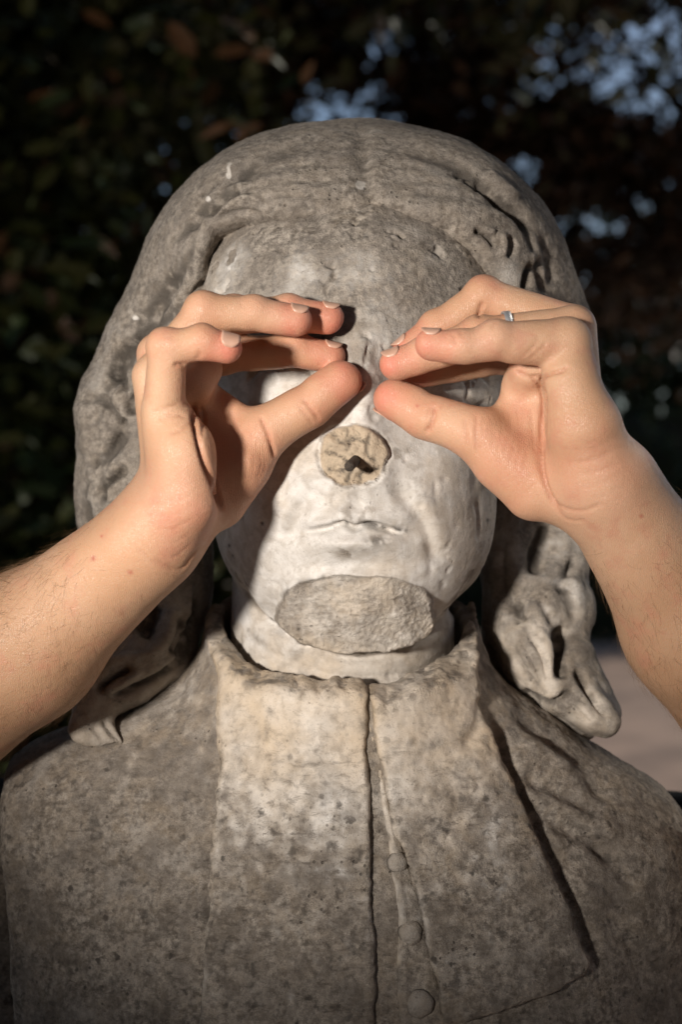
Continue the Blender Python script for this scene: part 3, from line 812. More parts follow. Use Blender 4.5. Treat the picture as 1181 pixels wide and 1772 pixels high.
crust_shade = np.maximum(crust_shade, .5 * sstep(860, 830, u) * sstep(790, 835, u) * sstep(-.1, .3, f1))
crust_shade = np.where(v > 1100 , np.where(chinm > .3, crust_shade, .15), crust_shade)
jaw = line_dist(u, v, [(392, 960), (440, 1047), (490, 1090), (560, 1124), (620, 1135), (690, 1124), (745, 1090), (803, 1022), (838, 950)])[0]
crust_shade = np.maximum(crust_shade, .8 * np.exp(-(jaw / 11) ** 2) * sstep(-.5, .2, f2) * (v > 985))  # under-jaw shade painted in as a dark band
crust_shade = np.maximum(crust_shade, (.32 + .2 * f2) * (jaw > 6) * (v > 1085) * (chinm < .1))  # neck toned darker too, painted shade below the chin
warm = .12 + .25 * sstep(0, .5, f1) + .95 * nosem + .25 * chinm + .25 * sstep(780, 860, u) + .3 * sstep(1090, 1160, v)
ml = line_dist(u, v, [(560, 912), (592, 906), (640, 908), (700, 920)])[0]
dark = np.clip(.9 * np.exp(-(ml / 7) ** 2) * sstep(.05, .4, f2 + .12) * (u > 575), 0, 1)  # mouth stain, deepened to paint in the shade of the line
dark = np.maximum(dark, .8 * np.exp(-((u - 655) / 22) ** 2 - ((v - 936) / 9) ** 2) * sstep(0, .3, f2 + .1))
dark = np.maximum(dark, nosem * sstep(.05, .0, pl) * .4); dark = np.maximum(dark, .9 * cracks)
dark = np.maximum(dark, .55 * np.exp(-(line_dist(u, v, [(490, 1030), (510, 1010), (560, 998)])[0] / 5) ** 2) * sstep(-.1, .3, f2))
for (cu, cv, s) in [(651, 1180, 4), (519, 1083, 3), (455, 906, 3), (397, 944, 3.5), (402, 962, 2.5), (845, 900, 3)]:
    dark = np.maximum(dark, np.exp(-((u - cu) ** 2 + (v - cv) ** 2) / s ** 2))
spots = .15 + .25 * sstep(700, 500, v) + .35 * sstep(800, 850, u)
child("face", V, Fq, MARBLE, bust, attrs=dict(crust_shade=np.clip(crust_shade, -.6, 1), spots=np.clip(spots, 0, 1), warm=np.clip(warm, 0, 1), dark=np.clip(dark, 0, 1), rough=np.clip(np.maximum(chinm, nosem), 0, 1)))

# --- hair
print('HANDGAP', Lw[9](*V.T).min(), proj(V[[Lw[9](*V.T).argmin()]]), Rw[9](*V.T).min(), proj(V[[Rw[9](*V.T).argmin()]]))
def cap_px(a, b, r1, r2): return (PM(a), PM(b), r1 * .001, r2 * .001)
LOCKS = [cap_px(*q) for q in [
    ((368, 480, 110), (306, 620, 118), 40, 44), ((306, 620, 118), (270, 720, 120), 44, 47), ((270, 720, 120), (262, 860, 122), 47, 45), ((262, 860, 122), (268, 1010, 120), 45, 43),
    ((270, 1000, 112), (268, 1110, 100), 36, 30), ((262, 1100, 95), (200, 1180, 75), 24, 18), ((300, 1090, 85), (250, 1160, 72), 16, 14), ((205, 1180, 72), (165, 1225, 66), 14, 9),
    ((150, 1240, 60), (140, 1262, 54), 8, 6), ((140, 1264, 54), (170, 1286, 49), 4.5, 2.5), ((168, 1236, 60), (205, 1284, 47), 5, 2.5), ((228, 1170, 72), (150, 1200, 70), 10, 8),
    ((855, 470, 110), (905, 600, 120), 41, 43), ((905, 600, 125), (915, 760, 130), 43, 43), ((930, 760, 145), (925, 930, 160), 42, 38), ((925, 930, 160), (915, 1120, 150), 34, 30),
    ((958, 905, 130), (985, 960, 125), 16, 14), ((975, 1000, 118), (985, 1050, 112), 13, 15), ((985, 1050, 112), (992, 1100, 112), 14, 10),
    ((945, 1030, 112), (915, 1085, 98), 18, 17), ((885, 1092, 106), (925, 1145, 92), 15, 16), ((925, 1145, 92), (960, 1195, 84), 16, 13), ((868, 880, 132), (876, 1080, 122), 24, 22),
    ((985, 1185, 88), (1020, 1228, 78), 13, 10.5), ((1022, 1226, 80), (1050, 1250, 74), 9.5, 8), ((998, 1140, 98), (1050, 1232, 92), 12, 9), ((900, 1130, 120), (985, 1230, 110), 24, 22)]]
HL = np.array([(350, 1200), (352, 900), (350, 600), (345, 500), (352, 430), (372, 392), (420, 378), (500, 392), (575, 392), (640, 372), (705, 392), (770, 402), (815, 432), (842, 470), (868, 520), (872, 700), (868, 900), (850, 1200)], float)
HLW = np.stack([(HL[:, 0] - 590.5) / FPX * (CAM_D + .02), Z0 - (HL[:, 1] - 886) / FPX * (CAM_D + .02)], 1)
def hair_sd(x, y, z):
    d = ell(x, y, z, W3(.0085, .135, .119), (.1310, .131, .1235))
    d = smin(d, ell(x, y, z, W3(.055, .10, .150), (.064, .075, .064)), .03)
    d = smin(d, ell(x, y, z, W3(-.040, .10, .150), (.064, .075, .064)), .03)
    L = None
    for a, b, r1, r2 in LOCKS:
        q = caps(x, y, z, a, b, r1, r2); L = q if L is None else smin(L, q, .011)
    d = smin(d, L, .022)
    op = np.maximum(poly_sd(x, z, HLW), y - .14)
    op = np.maximum(op, -.0005 - face_sd(x, y, z))      # lay the hair back to just below the skin
    return smax(d, -op, .022)
V, Fq = mesh_sdf(hair_sd, W3(-.175, -.01, -.16), W3(.19, .275, .26), .0013)
V = relax(V, Fq, 2)
N = vnormals(V, Fq); u, v = proj(V)
ST = [
    ([(361, 377), (364, 359), (392, 335), (413, 324)], 4.6, 4.6, 'v'), ([(361, 379), (378, 376), (398, 368), (425, 366), (458, 374)], 4, 2.2),
    ([(372, 366), (398, 350), (425, 340), (450, 346)], 5, -1.6), ([(342, 400), (346, 345), (374, 311), (420, 296)], 6, 1.3), ([(352, 420), (352, 360), (384, 322), (430, 306)], 6, -1.4),
    ([(356, 483), (338, 505), (318, 516)], 4, 2.4), ([(337, 360), (330, 430), (340, 490)], 8, 1.6), ([(318, 390), (306, 450), (312, 510)], 8, 1.2), ([(290, 430), (282, 490), (290, 540)], 8, 1.0),
    ([(191, 655), (195, 622), (213, 597), (243, 590)], 5, 4.4, 'v'), ([(205, 650), (212, 625), (232, 606), (250, 606)], 6, -2.0), ([(231, 720), (226, 698), (236, 676)], 6, 4.4),
    ([(213, 722), (208, 738)], 4, 2.4), ([(203, 748), (194, 765), (184, 778)], 3.6, 2.4), ([(163, 795), (157, 812)], 3, 2.0), ([(220, 810), (192, 828), (176, 845), (177, 874)], 5, 3.0),
    ([(200, 850), (196, 880), (204, 920)], 6, 1.8), ([(150, 860), (150, 900), (158, 950)], 6, 1.6), ([(170, 700), (160, 740), (165, 780)], 8, 1.4), ([(180, 660), (168, 690)], 5, 1.4),
    ([(149, 690), (140, 715), (148, 750), (140, 790)], 9, -1.6),
    ([(829, 300), (842, 318), (868, 340), (897, 364), (915, 395)], 5, 4.2, 'v'), ([(840, 294), (862, 314), (900, 345)], 6, -1.8), ([(788, 297), (806, 292), (826, 298)], 3.6, 1.6), ([(806, 300), (824, 312), (836, 326)], 3.4, 1.6),
    ([(818, 402), (838, 404), (852, 416), (861, 432)], 5, 3.8), ([(833, 404), (845, 398), (858, 404)], 3.4, -1.8), ([(882, 404), (888, 425), (884, 448)], 4.5, 2.4), ([(868, 400), (876, 424), (872, 446)], 5, -1.2),
    ([(912, 505), (918, 470), (930, 455)], 5, 4), ([(945, 510), (936, 470), (940, 440)], 5, 3), ([(960, 500), (955, 455), (938, 400)], 6, 2.4), ([(930, 440), (914, 400), (900, 380)], 5, 2.2),
    ([(624, 214), (626, 260), (632, 310), (640, 352)], 11, 1.8), ([(639, 353), (705, 381), (771, 388), (812, 410)], 10, .9), ([(560, 400), (500, 392), (452, 378)], 10, .4),
    ([(700, 250), (780, 280), (830, 300)], 9, .7), ([(540, 240), (460, 265), (400, 310)], 9, .8), ([(660, 300), (740, 330), (800, 340)], 9, .6),
    ([(338, 518), (275, 556), (218, 606), (186, 668)], 8, 2.6), ([(243, 588), (214, 596), (195, 622), (190, 656)], 5, 3.0), ([(252, 600), (226, 612), (212, 640), (214, 668), (232, 672)], 5, 2.6),
    ([(128, 700), (165, 690), (196, 712), (206, 748), (176, 790), (138, 800)], 7, 2.6), ([(232, 742), (206, 770), (178, 802), (168, 850)], 6, 2.4), ([(222, 806), (190, 828), (175, 850), (182, 890), (214, 880)], 5, 3.0), ([(145, 820), (140, 870), (148, 930)], 6, 2.4), ([(300, 470), (262, 530), (222, 560)], 8, 2.0),
    # lower left strands
    ([(343, 1000), (340, 1080), (315, 1145), (250, 1184), (172, 1214)], 7, 4.2), ([(318, 1060), (314, 1104), (300, 1138)], 12, 5.0), ([(303, 1035), (299, 1092), (262, 1132), (199, 1147), (150, 1170)], 8, -2.6),
    ([(230, 1152), (199, 1170), (160, 1196)], 7, 4.5), ([(262, 1040), (254, 1075), (236, 1100)], 14, 7.0), ([(250, 1160), (215, 1180), (180, 1200)], 6, -1.6), ([(330, 990), (328, 1060), (326, 1100)], 6, -1.6),
    ([(174, 1238), (190, 1266), (208, 1296)], 4, 2.4), ([(160, 1256), (176, 1280)], 3, 1.4),
    # lower right ringlets
    ([(970, 1082), (972, 1130), (974, 1178)], 8, 7.0), ([(897, 1036), (896, 1056), (906, 1076)], 9, 3.5), ([(899, 1193), (940, 1216), (962, 1216), (998, 1186)], 5, 4), ([(950, 900), (930, 950), (920, 1000)], 9, 4),
    ([(962, 1008), (978, 1018), (1000, 1008)], 6, 1.4), ([(930, 1080), (950, 1120), (954, 1180)], 5, -1.5), ([(905, 1110), (925, 1150), (940, 1195)], 4, 1.6), ([(1000, 1205), (1020, 1222), (1036, 1250)], 4, 1.4), ([(985, 1215), (1005, 1235), (1030, 1256)], 3, 1.2), ([(1000, 1150), (1022, 1200), (1052, 1246)], 6, 4.0), ([(880, 1110), (905, 1150), (940, 1205)], 4, 2.0), ([(912, 1095), (940, 1140), (950, 1190)], 3.5, 1.4),
    ([(930, 1030), (952, 1062), (962, 1085)], 6, 1.8), ([(1000, 960), (978, 1000), (990, 1050), (1000, 1090)], 7, 2.2), ([(880, 900), (872, 980), (880, 1060)], 9, 2), ([(990, 960), (992, 1000)], 5, 2.5)]
for k in range(9):
    ST.append(([(612 - k, 236 + 15 * k), (500 - 6 * k, 248 + 13 * k), (405 - 10 * k, 300 + 11 * k), (352 - 9 * k, 372 + 9 * k)], 6, .6 + .6 * (k % 2)))
    ST.append(([(640 + k, 236 + 14 * k), (750 + 5 * k, 258 + 11 * k), (838 + 7 * k, 306 + 8 * k), (892 + 8 * k, 384 + 6 * k)], 6, .6 + .6 * (k % 2)))
for k in range(7):
    ST.append(([(345 - 14 * k, 395 + 14 * k), (315 - 14 * k, 470 + 16 * k), (250 - 11 * k, 570 + 16 * k), (205 - 8 * k, 660 + 14 * k)], 6, .7 + .5 * (k % 2)))
ST = [(q[0], q[1] * 1.35) + tuple(q[2:]) for q in ST]
D = 1.6 * strokes(V, N, ST, front=.6)
V += N * D[:, None]; N = vnormals(V, Fq)
# soft long strand relief following the locks, then weathering
sd_ = V * np.array([1, 1, .28])
V += N * (.0011 * fbm(sd_, 70, 3, 14) * sstep(.10, -.02, V[:, 2] - Z0 - .08 * 1) + .0008 * fbm(V, 26, 2, 9) + .0005 * fbm(V, 80, 4, 2) + .00025 * fbm(V, 330, 2, 6))[:, None]
f1, f2 = quant(V, u, v)
side = sstep(430, 560, v)
crust_shade = .98 - .14 * side - .35 * sstep(980, 1080, v) + .1 * f1
crust_shade -= .5 * np.exp(-((u - 880) / 30) ** 2 - ((v - 470) / 40) ** 2)
crust_shade = np.where((u > 800) & (v > 820), .68 + .3 * f1 + .15 * f2, crust_shade)  # lower right curls: shadow tone painted into the mask
for (cu, cv, ru, rv) in [(399, 293, 7, 9), (395, 300, 5, 4), (624, 316, 6, 6), (627, 308, 4, 6), (355, 340, 4, 4), (230, 548, 2.5, 2.5)]:
    crust_shade -= 2.2 * np.exp(-((u - cu) / ru) ** 2 - ((v - cv) / rv) ** 2) * sstep(-.3, .1, f2)
crust_shade -= .7 * np.exp(-(line_dist(u, v, [(935, 1090), (950, 1150), (955, 1195)])[0] / 16) ** 2) + .8 * np.exp(-((u - 1018) / 18) ** 2 - ((v - 1236) / 16) ** 2)  # pale highlights painted on the ringlet and the curl end
warm = .25 + .3 * sstep(1000, 1100, v)
dark = sstep(.0016, .0045, -D) * .8 * sstep(-.4, .3, f2 + .25)  # carved grooves darkened: dirt plus painted depth shade
dark = np.maximum(dark, .6 * (v > 880) * (u > 800) * sstep(.115, .135, V[:, 1]) * sstep(-.5, .2, f1))  # deep hair behind the ringlets painted dark for its shade
child("hair", V, Fq, MARBLE, bust, attrs=dict(crust_shade=np.clip(crust_shade, -.8, 1), spots=np.full(len(V), .3), warm=warm, dark=np.clip(dark, 0, 1), rough=np.full(len(V), .3)))

# --- coat (shoulders and chest) with the stand-up collar
def rimz(x, y):
    return Z0 - .0665 + (y - .085) * .355 + .0012 * np.sin(x * 160) + .0016 * np.sin(x * 77 + 1) - .006 * np.exp(-((x - .02) / .012) ** 2) * (y < .05)
def torso_sd(x, y, z):
    d = ell(x, y, z, W3(.0, .092, -.30), (.205, .118, .205))
    for s, e in ((-1, (-.152, .09, -.192)), (1, (.152, .095, -.214))):
        d = smin(d, caps(x, y, z, W3(s * .045, .088, -.14), W3(*e), .060, .056), .03)
        d = smin(d, caps(x, y, z, W3(e[0], e[1], e[2]), W3(s * .165, .09, -.34), .056, .045), .03)
    return d
def cone_sd(x, y, z, r=0.0):
    return caps(x, y, z, W3(.001, .087, -.02), W3(.001, .086, -.16), .0775 + r, .088 + r)
def body_sd(x, y, z):
    return smin(torso_sd(x, y, z), smax(cone_sd(x, y, z), z - rimz(x, y), .002), .022)
def hollow(x, y, z): return caps(x, y, z, W3(.001, .088, .05), W3(.001, .088, -.125), .0738, .0705)
def coat_sd(x, y, z):
    d = body_sd(x, y, z)
    d = smax(d, -hollow(x, y, z), .002)
    d = smax(d, -(x + .196 + (z - Z0 + .165) * .10), .005)          # cut end of the left shoulder
    q = np.sqrt(np.maximum(np.abs(x + .2) - .032, 0) ** 2 + np.maximum(np.abs(y - .15) - .045, 0) ** 2 + np.maximum(np.abs(z - Z0 + .36) - .17, 0) ** 2) - .006
    d = smin(d, q, .004)                                              # rough block left at the back of the cut arm
    d = smax(d, (Z0 - .40) - z, .006)
    return d
V, Fq = mesh_sdf(coat_sd, W3(-.245, -.045, -.41), W3(.225, .23, -.03), .0015)
V = relax(V, Fq, 2)
N = vnormals(V, Fq); u, v = proj(V)
D = strokes(V, N, [
    ([(880, 1225), (930, 1260), (1010, 1330), (1060, 1400)], 14, 3), ([(905, 1330), (960, 1370), (1040, 1410)], 15, 3.2), ([(925, 1400), (1000, 1440), (1080, 1490)], 17, 3.4), ([(900, 1275), (960, 1310), (1040, 1345)], 16, -2.4),
    ([(930, 1370), (1000, 1405), (1080, 1450)], 16, -2.4), ([(1030, 1450), (1060, 1490), (1110, 1545)], 12, 2.6), ([(960, 1470), (1040, 1520), (1120, 1600)], 22, 1.6), ([(1040, 1560), (1100, 1640), (1140, 1720)], 24, 1.6),
    ([(845, 1215), (880, 1320), (935, 1430), (985, 1540), (1030, 1650), (1050, 1710)], 13, 4.0),
    ([(330, 1180), (250, 1215), (200, 1240)], 12, 1.6), ([(345, 1215), (290, 1230), (220, 1290)], 14, .9)], front=.5)
V += N * 1.5 * D[:, None]
V += N * (.0012 * fbm(V, 20, 3, 9) + .0008 * fbm(V, 75, 4, 2) + .00035 * fbm(V, 330, 2, 6))[:, None]
f1, f2 = quant(V, u, v)
crust_shade = .62 + .38 * sstep(1200, 1480, v + 30 * f1) + .10 * f1 + .22 * f2 + .22 * sstep(850, 1000, u)
ground = dict(crust_shade=np.clip(crust_shade, -.6, 1), spots=np.clip(.45 + .5 * sstep(1250, 1450, v), 0, 1), warm=np.clip(.55 - .2 * sstep(1300, 1600, v) + .3 * f1, 0, 1), dark=np.zeros(len(V)), rough=np.full(len(V), .25))
child("coat", V, Fq, MARBLE, bust, attrs=ground)

# --- the two collar bands hanging over the chest
def toW(px, y): 
    px = np.asarray(px, float); y = np.interp(px[:, 1], [1150, 1300, 1500, 1772], [.004, -.012, -.030, -.036]); return np.stack([(px[:, 0] - 590.5) / FPX * (CAM_D + y), Z0 - (px[:, 1] - 886) / FPX * (CAM_D + y)], 1)
LP = toW([(300, 1040), (480, 1040), (620, 1060), (634, 1200), (637, 1240), (637, 1310), (641, 1400), (644, 1500), (648, 1640), (653, 1830), (338, 1830), (346, 1700), (352, 1600), (356, 1500), (364, 1420), (372, 1335), (369, 1260), (364, 1180), (340, 1120)], -.005)
RP = toW([(634, 1040), (642, 1200), (652, 1290), (670, 1370), (684, 1444), (716, 1518), (734, 1590), (746, 1655), (760, 1710), (772, 1790), (875, 1770), (970, 1749), (1030, 1726), (1043, 1707), (1023, 1655), (996, 1586), (960, 1507), (933, 1444), (907, 1381), (865, 1287), (846, 1234), (838, 1170), (850, 1100), (860, 1040)], -.005)
PL = toW([(636, 1235), (650, 1290), (668, 1375), (700, 1480), (740, 1610), (790, 1830), (690, 1830), (694, 1760), (690, 1690), (694, 1600), (680, 1530), (672, 1470), (664, 1400), (655, 1330), (640, 1270)], -.005)
def panel(poly, th, name, y1, h=.00115, ragg=.0012, strk=(), sp=1.0, inner=.02, shade=None):
    def f(x, y, z):
        d = body_sd(x, y, z)
        pz = poly_sd(x, z, poly) + ragged(x, z, 95, ragg, 5) + ragged(x, z, 330, ragg * .45, 9)
        q = smax(d - th, pz, .0035)
        q = smax(q, -(d + .004), .001)
        q = np.maximum(q, y - y1)
        q = smax(q, -hollow(x, y, z), .002)
        return smax(q, z - rimz(x, y) - .0008 - ragged(x, z, 120, .0022, 3), .003)
    lo = np.array([poly[:, 0].min() - .01, -.05, max(poly[:, 1].min() - .01, Z0 - .32)]); hi = np.array([poly[:, 0].max() + .01, y1 + .005, poly[:, 1].max() + .01])
    V, Fq = mesh_sdf(f, lo, hi, h, margin=1.7)
    V = relax(V, Fq, 2)
    N = vnormals(V, Fq); u, v = proj(V)
    if strk: V = V + N * strokes(V, N, strk, front=.4)[:, None]
    V = V + N * (.0009 * fbm(V, 24, 3, 9) + .00045 * fbm(V, 75, 4, 2) + .00025 * fbm(V, 330, 2, 6))[:, None]
    f1, f2 = quant(V, u, v)
    pd = poly_sd(V[:, 0], V[:, 2], poly)
    edge = np.exp(-(pd / .0022) ** 2)
    rimd = np.exp(-((V[:, 2] - rimz(V[:, 0], V[:, 1])) / .004) ** 2)
    vq = v + 20 * f1 + .45 * np.maximum(u - 680, 0) + .35 * np.maximum(480 - u, 0)
    crust_shade = .12 + .40 * np.clip((vq - 1200) / 300, 0, 1) + .42 * np.clip((vq - 1420) / 260, 0, 1) + .05 * f1 + .30 * f2 - .25 * edge + .30 * rimd * sstep(-.1, .3, f2)
    warm = .75 - .45 * sstep(1250, 1500, v) + .35 * f1 + .2 * edge
    dark = .22 * rimd * sstep(.1, .4, f2) + .35 * edge * sstep(.1, .4, f2)
    return child(name, V, Fq, MARBLE, bust, attrs=dict(crust_shade=np.clip(crust_shade, -.5, 1), spots=np.clip(sp * (.35 + .7 * sstep(1250, 1480, v)), 0, 1), warm=np.clip(warm, 0, 1), dark=np.clip(dark, 0, 1), rough=np.clip(edge + rimd, 0, .8)))
panel(PL, .0016, "button_placket", .05, h=.001, ragg=.0007, sp=.4, strk=[([(652, 1290), (668, 1400), (684, 1470), (694, 1540), (703, 1600), (700, 1690), (708, 1772)], 5, -1.1), ([(640, 1280), (655, 1400), (662, 1600), (670, 1772)], 9, 1.0)])
o = panel(LP, .0042, "collar_band", .11, strk=[([(420, 1240), (470, 1300), (510, 1310)], 22, 2.2), ([(392, 1200), (440, 1270), (520, 1340)], 30, -1.5), ([(455, 1390), (520, 1350), (600, 1345)], 26, .7), ([(368, 1340), (366, 1430), (355, 1540), (350, 1700)], 5, -.8), ([(628, 1250), (632, 1400), (636, 1600), (640, 1772)], 6, -.7)])
o['label'] = "wide left-hand band with a straight cut edge along the front slit"
o = panel(RP, .0078, "collar_band", .11, strk=[([(800, 1300), (828, 1260), (838, 1200)], 12, 2.2), ([(812, 1330), (850, 1290)], 20, -1.6), ([(700, 1290), (760, 1320), (800, 1300)], 26, .8), ([(660, 1330), (690, 1460), (726, 1590), (760, 1730)], 6, -.9)])
o['label'] = "narrower right-hand band whose lower corner juts out and throws a shadow"

# --- buttons
def button(cu, cv, r, tilt):
    y = -.02
    # find the coat surface by marching along the line of sight
    for y in np.arange(-.06, .06, .0005):
        p = P(cu, cv, y)
        if body_sd(np.array([p[0]]), np.array([p[1]]), np.array([p[2]]))[0] < .001: break
    c = P(cu, cv, y)
    g = np.array([[.001, 0, 0], [0, .001, 0], [0, 0, .001]])
    sdf = lambda q: body_sd(np.array([q[0]]), np.array([q[1]]), np.array([q[2]]))[0]
    n = norm([sdf(c + e) - sdf(c - e) for e in g])
    s = norm(np.cross(n, [0, 0, 1])); t = np.cross(s, n); R = r * .001
    V, F = [], []; prof = [(1.0, -.55), (1.04, -.1), (1.0, .16), (.93, .33), (.78, .50), (.55, .66), (.3, .75), (.06, .78)]
    sg = 40
    for k, (q, hh) in enumerate(prof):
        for j in range(sg):
            a = 2 * math.pi * j / sg; wob = 1 + .035 * math.sin(3 * a + cu) + .02 * math.sin(7 * a)
            V.append(c + (s * math.cos(a) + t * math.sin(a)) * R * q * wob + n * R * hh * 1.05)
    for k in range(len(prof) - 1):
        for j in range(sg):
            m = (j + 1) % sg; F.append((k * sg + j, k * sg + m, (k + 1) * sg + m, (k + 1) * sg + j))
    F.append(tuple((len(prof) - 1) * sg + j for j in range(sg)))
    V = np.array(V); V += (.0003 * fbm(V, 300, 3, 4))[:, None] * n
    m = len(V)
    return child("button", V, F, MARBLE, bust, attrs=dict(crust_shade=np.full(m, .62), spots=np.full(m, .4), warm=np.full(m, .4), dark=np.concatenate([np.full(sg * 3, .75), np.full(m - sg * 3, .05)]), rough=np.full(m, .4)))
button(688, 1492, 5.4, 0); button(711, 1614, 6.4, 0); button(727, 1736, 7.3, 0)

# --- the iron pin that once held the nose
a = P(624, 789, -.004); b = P(604, 808, -.036)
V, F = tube([a, a + (b - a) * .5, a + (b - a) * .95, b], [.0027, .0027, .0027, .0023], 14)
child("nose_pin", V, F, IRON, bust)
# --- socle of the bust
V, F = lathe([(.09, -.40), (.085, -.43), (.07, -.445), (.075, -.46), (.105, -.475), (.11, -.50)], (0, .09, Z0), 40)
m = len(V); child("socle", V, F, MARBLE, bust, attrs=dict(crust_shade=np.full(m, .6), spots=np.full(m, .5), warm=np.full(m, .3), dark=np.zeros(m), rough=np.full(m, .2)))
# ------------------------------------------------------------------ ground
GROUND = simple("sandy_earth", (.45, .315, .235), (.30, .215, .165), 1.6, .9, .5, 0, 60, .2)
n = 60; gx = np.linspace(-1, 1, n); gx = np.sign(gx) * np.abs(gx) ** 3 * 240
X, Y = np.meshgrid(gx, gx, indexing='ij')
gv = np.stack([X.ravel(), Y.ravel() + 5, np.zeros(n * n)], 1)
gv[:, 2] = .02 * noise(gv, .5, 3) * (np.hypot(gv[:, 0], gv[:, 1]) > 2)
gf = np.array([(i * n + j, (i + 1) * n + j, (i + 1) * n + j + 1, i * n + j + 1) for i in range(n - 1) for j in range(n - 1)])
tag(mesh_obj("ground", gv, gf, GROUND), None, None, kind='structure')
# ------------------------------------------------------------------ pedestal
ST2 = simple("pedestal_stone", (.36, .33, .29), (.22, .20, .175), 14, .85, .5, 0, 90, .3)
ped = empty("stone_pedestal", (0, .09, 0), "square stone pedestal under the marble bust", "pedestal")
def bevel_box(c, s, b=.008):
    import bmesh
    bm = bmesh.new(); bmesh.ops.create_cube(bm, size=1)
    for q in bm.verts: q.co = Vector((q.co.x * s[0], q.co.y * s[1], q.co.z * s[2])) + Vector(c)
    bmesh.ops.bevel(bm, geom=list(bm.edges), offset=b, segments=2, affect='EDGES')
    V = np.array([q.co[:] for q in bm.verts]); bm.verts.index_update()
    F = [tuple(q.index for q in f.verts) for f in bm.faces]; bm.free(); return V, F
for nm, c, s in (("base", (0, .09, .07), (.36, .34, .14)), ("shaft", (0, .09, .54), (.26, .25, .80)), ("cap", (0, .09, .968), (.32, .30, .06))):
    V, F = bevel_box(c, s); child(nm, V, F, ST2, ped, smooth=False)

# ------------------------------------------------------------------ trees and shrubs
LEAF_OAK = leaf_material("oak_leaf", (.030, .042, .012), (.060, .075, .018), (.11, .065, .03))
LEAF_SHRUB = leaf_material("shrub_leaf", (.030, .048, .010), (.070, .088, .020), (.27, .14, .07))
LEAF_DRY = leaf_material("dry_leaf", (.085, .042, .020), (.045, .026, .013), (.04, .035, .014))
LEAF_HEDGE = leaf_material("hedge_leaf", (.020, .034, .009), (.035, .05, .013), (.04, .05, .015))
BARK = simple("bark", (.085, .065, .048), (.04, .03, .022), 25, .9, .8, 0, 60, .2)
BROWN_LEAF = simple("brown_leaf", (.27, .155, .075), (.17, .09, .04), 60, .55)
GREEN_LEAF = simple("green_leaf", (.075, .10, .022), (.05, .072, .016), 60, .5)
def leaf_template():
    V = np.array([(0, 0, 0), (-.22, .3, .05), (0, .32, 0), (.22, .3, .05), (-.17, .72, .02), (0, .72, -.03), (.17, .72, .02), (0, 1, -.09)])
    F = [(0, 2, 1), (0, 3, 2), (1, 2, 5, 4), (2, 3, 6, 5), (4, 5, 7), (5, 6, 7)]
    return V, F
LV, LF = leaf_template()
LT = []
for f in LF:
    for k in range(1, len(f) - 1): LT.append((f[0], f[k], f[k + 1]))
LT = np.array(LT)
def frames(n):
    d = rng.normal(size=(n, 3)); d[:, 2] = d[:, 2] * .6 - .25; d /= np.linalg.norm(d, axis=1, keepdims=True)
    up = rng.normal(size=(n, 3)) * .6 + np.array([0, 0, 1.0]); s = np.cross(d, up); s /= np.linalg.norm(s, axis=1, keepdims=True)
    return s, d, np.cross(s, d)
def leaves(pts, size):
    n = len(pts); s, d, u = frames(n); sz = size * rng.uniform(.65, 1.25, n)
    V = pts[:, None] + sz[:, None, None] * (LV[None, :, 0, None] * s[:, None] * 1.05 + LV[None, :, 1, None] * d[:, None] + LV[None, :, 2, None] * u[:, None])
    F = (LT[None] + (np.arange(n) * len(LV))[:, None, None]).reshape(-1, 3)
    return V.reshape(-1, 3), F
def clumps(n, per, c, r, spread, shell=.0):
    q = rng.normal(size=(n, 3)); q /= np.linalg.norm(q, axis=1, keepdims=True)
    q *= (shell + (1 - shell) * rng.random(n) ** .5)[:, None]
    ctr = np.asarray(c) + q * np.asarray(r)
    return (ctr[:, None] + rng.normal(size=(n, per, 3)) * spread).reshape(-1, 3)
def limb(a, b, r1, r2, wob=.12, n=9):
    a, b = np.asarray(a, float), np.asarray(b, float); t = np.linspace(0, 1, n)[:, None]
    L = np.linalg.norm(b - a); q = a + (b - a) * t
    off = np.cumsum(rng.normal(size=(n, 3)), 0) * wob * L / n; off -= off[0] * 1; off *= t * (1 - t) * 3
    return tube(q + off, np.linspace(r1, r2, n), 9)
def tree(name, label, cat, base, crown_pts, mat, size, limbs, group=None, r0=.16):
    root = empty(name, base, label, cat, group)
    parts = []
    for (a, b, r1, r2) in limbs: parts.append(limb(np.array(base) + np.array(a), np.array(base) + np.array(b), r1, r2))
    V, F = parts[0]; child("trunk", V, F, BARK, root)
    for V, F in parts[1:]: child("branch", V, F, BARK, root)
    V, F = leaves(crown_pts, size); c = child("crown", V, F, mat, root, smooth=False); c['kind'] = 'stuff'
    return root
def at(u, v, d): return P(u, v, d - CAM_D)

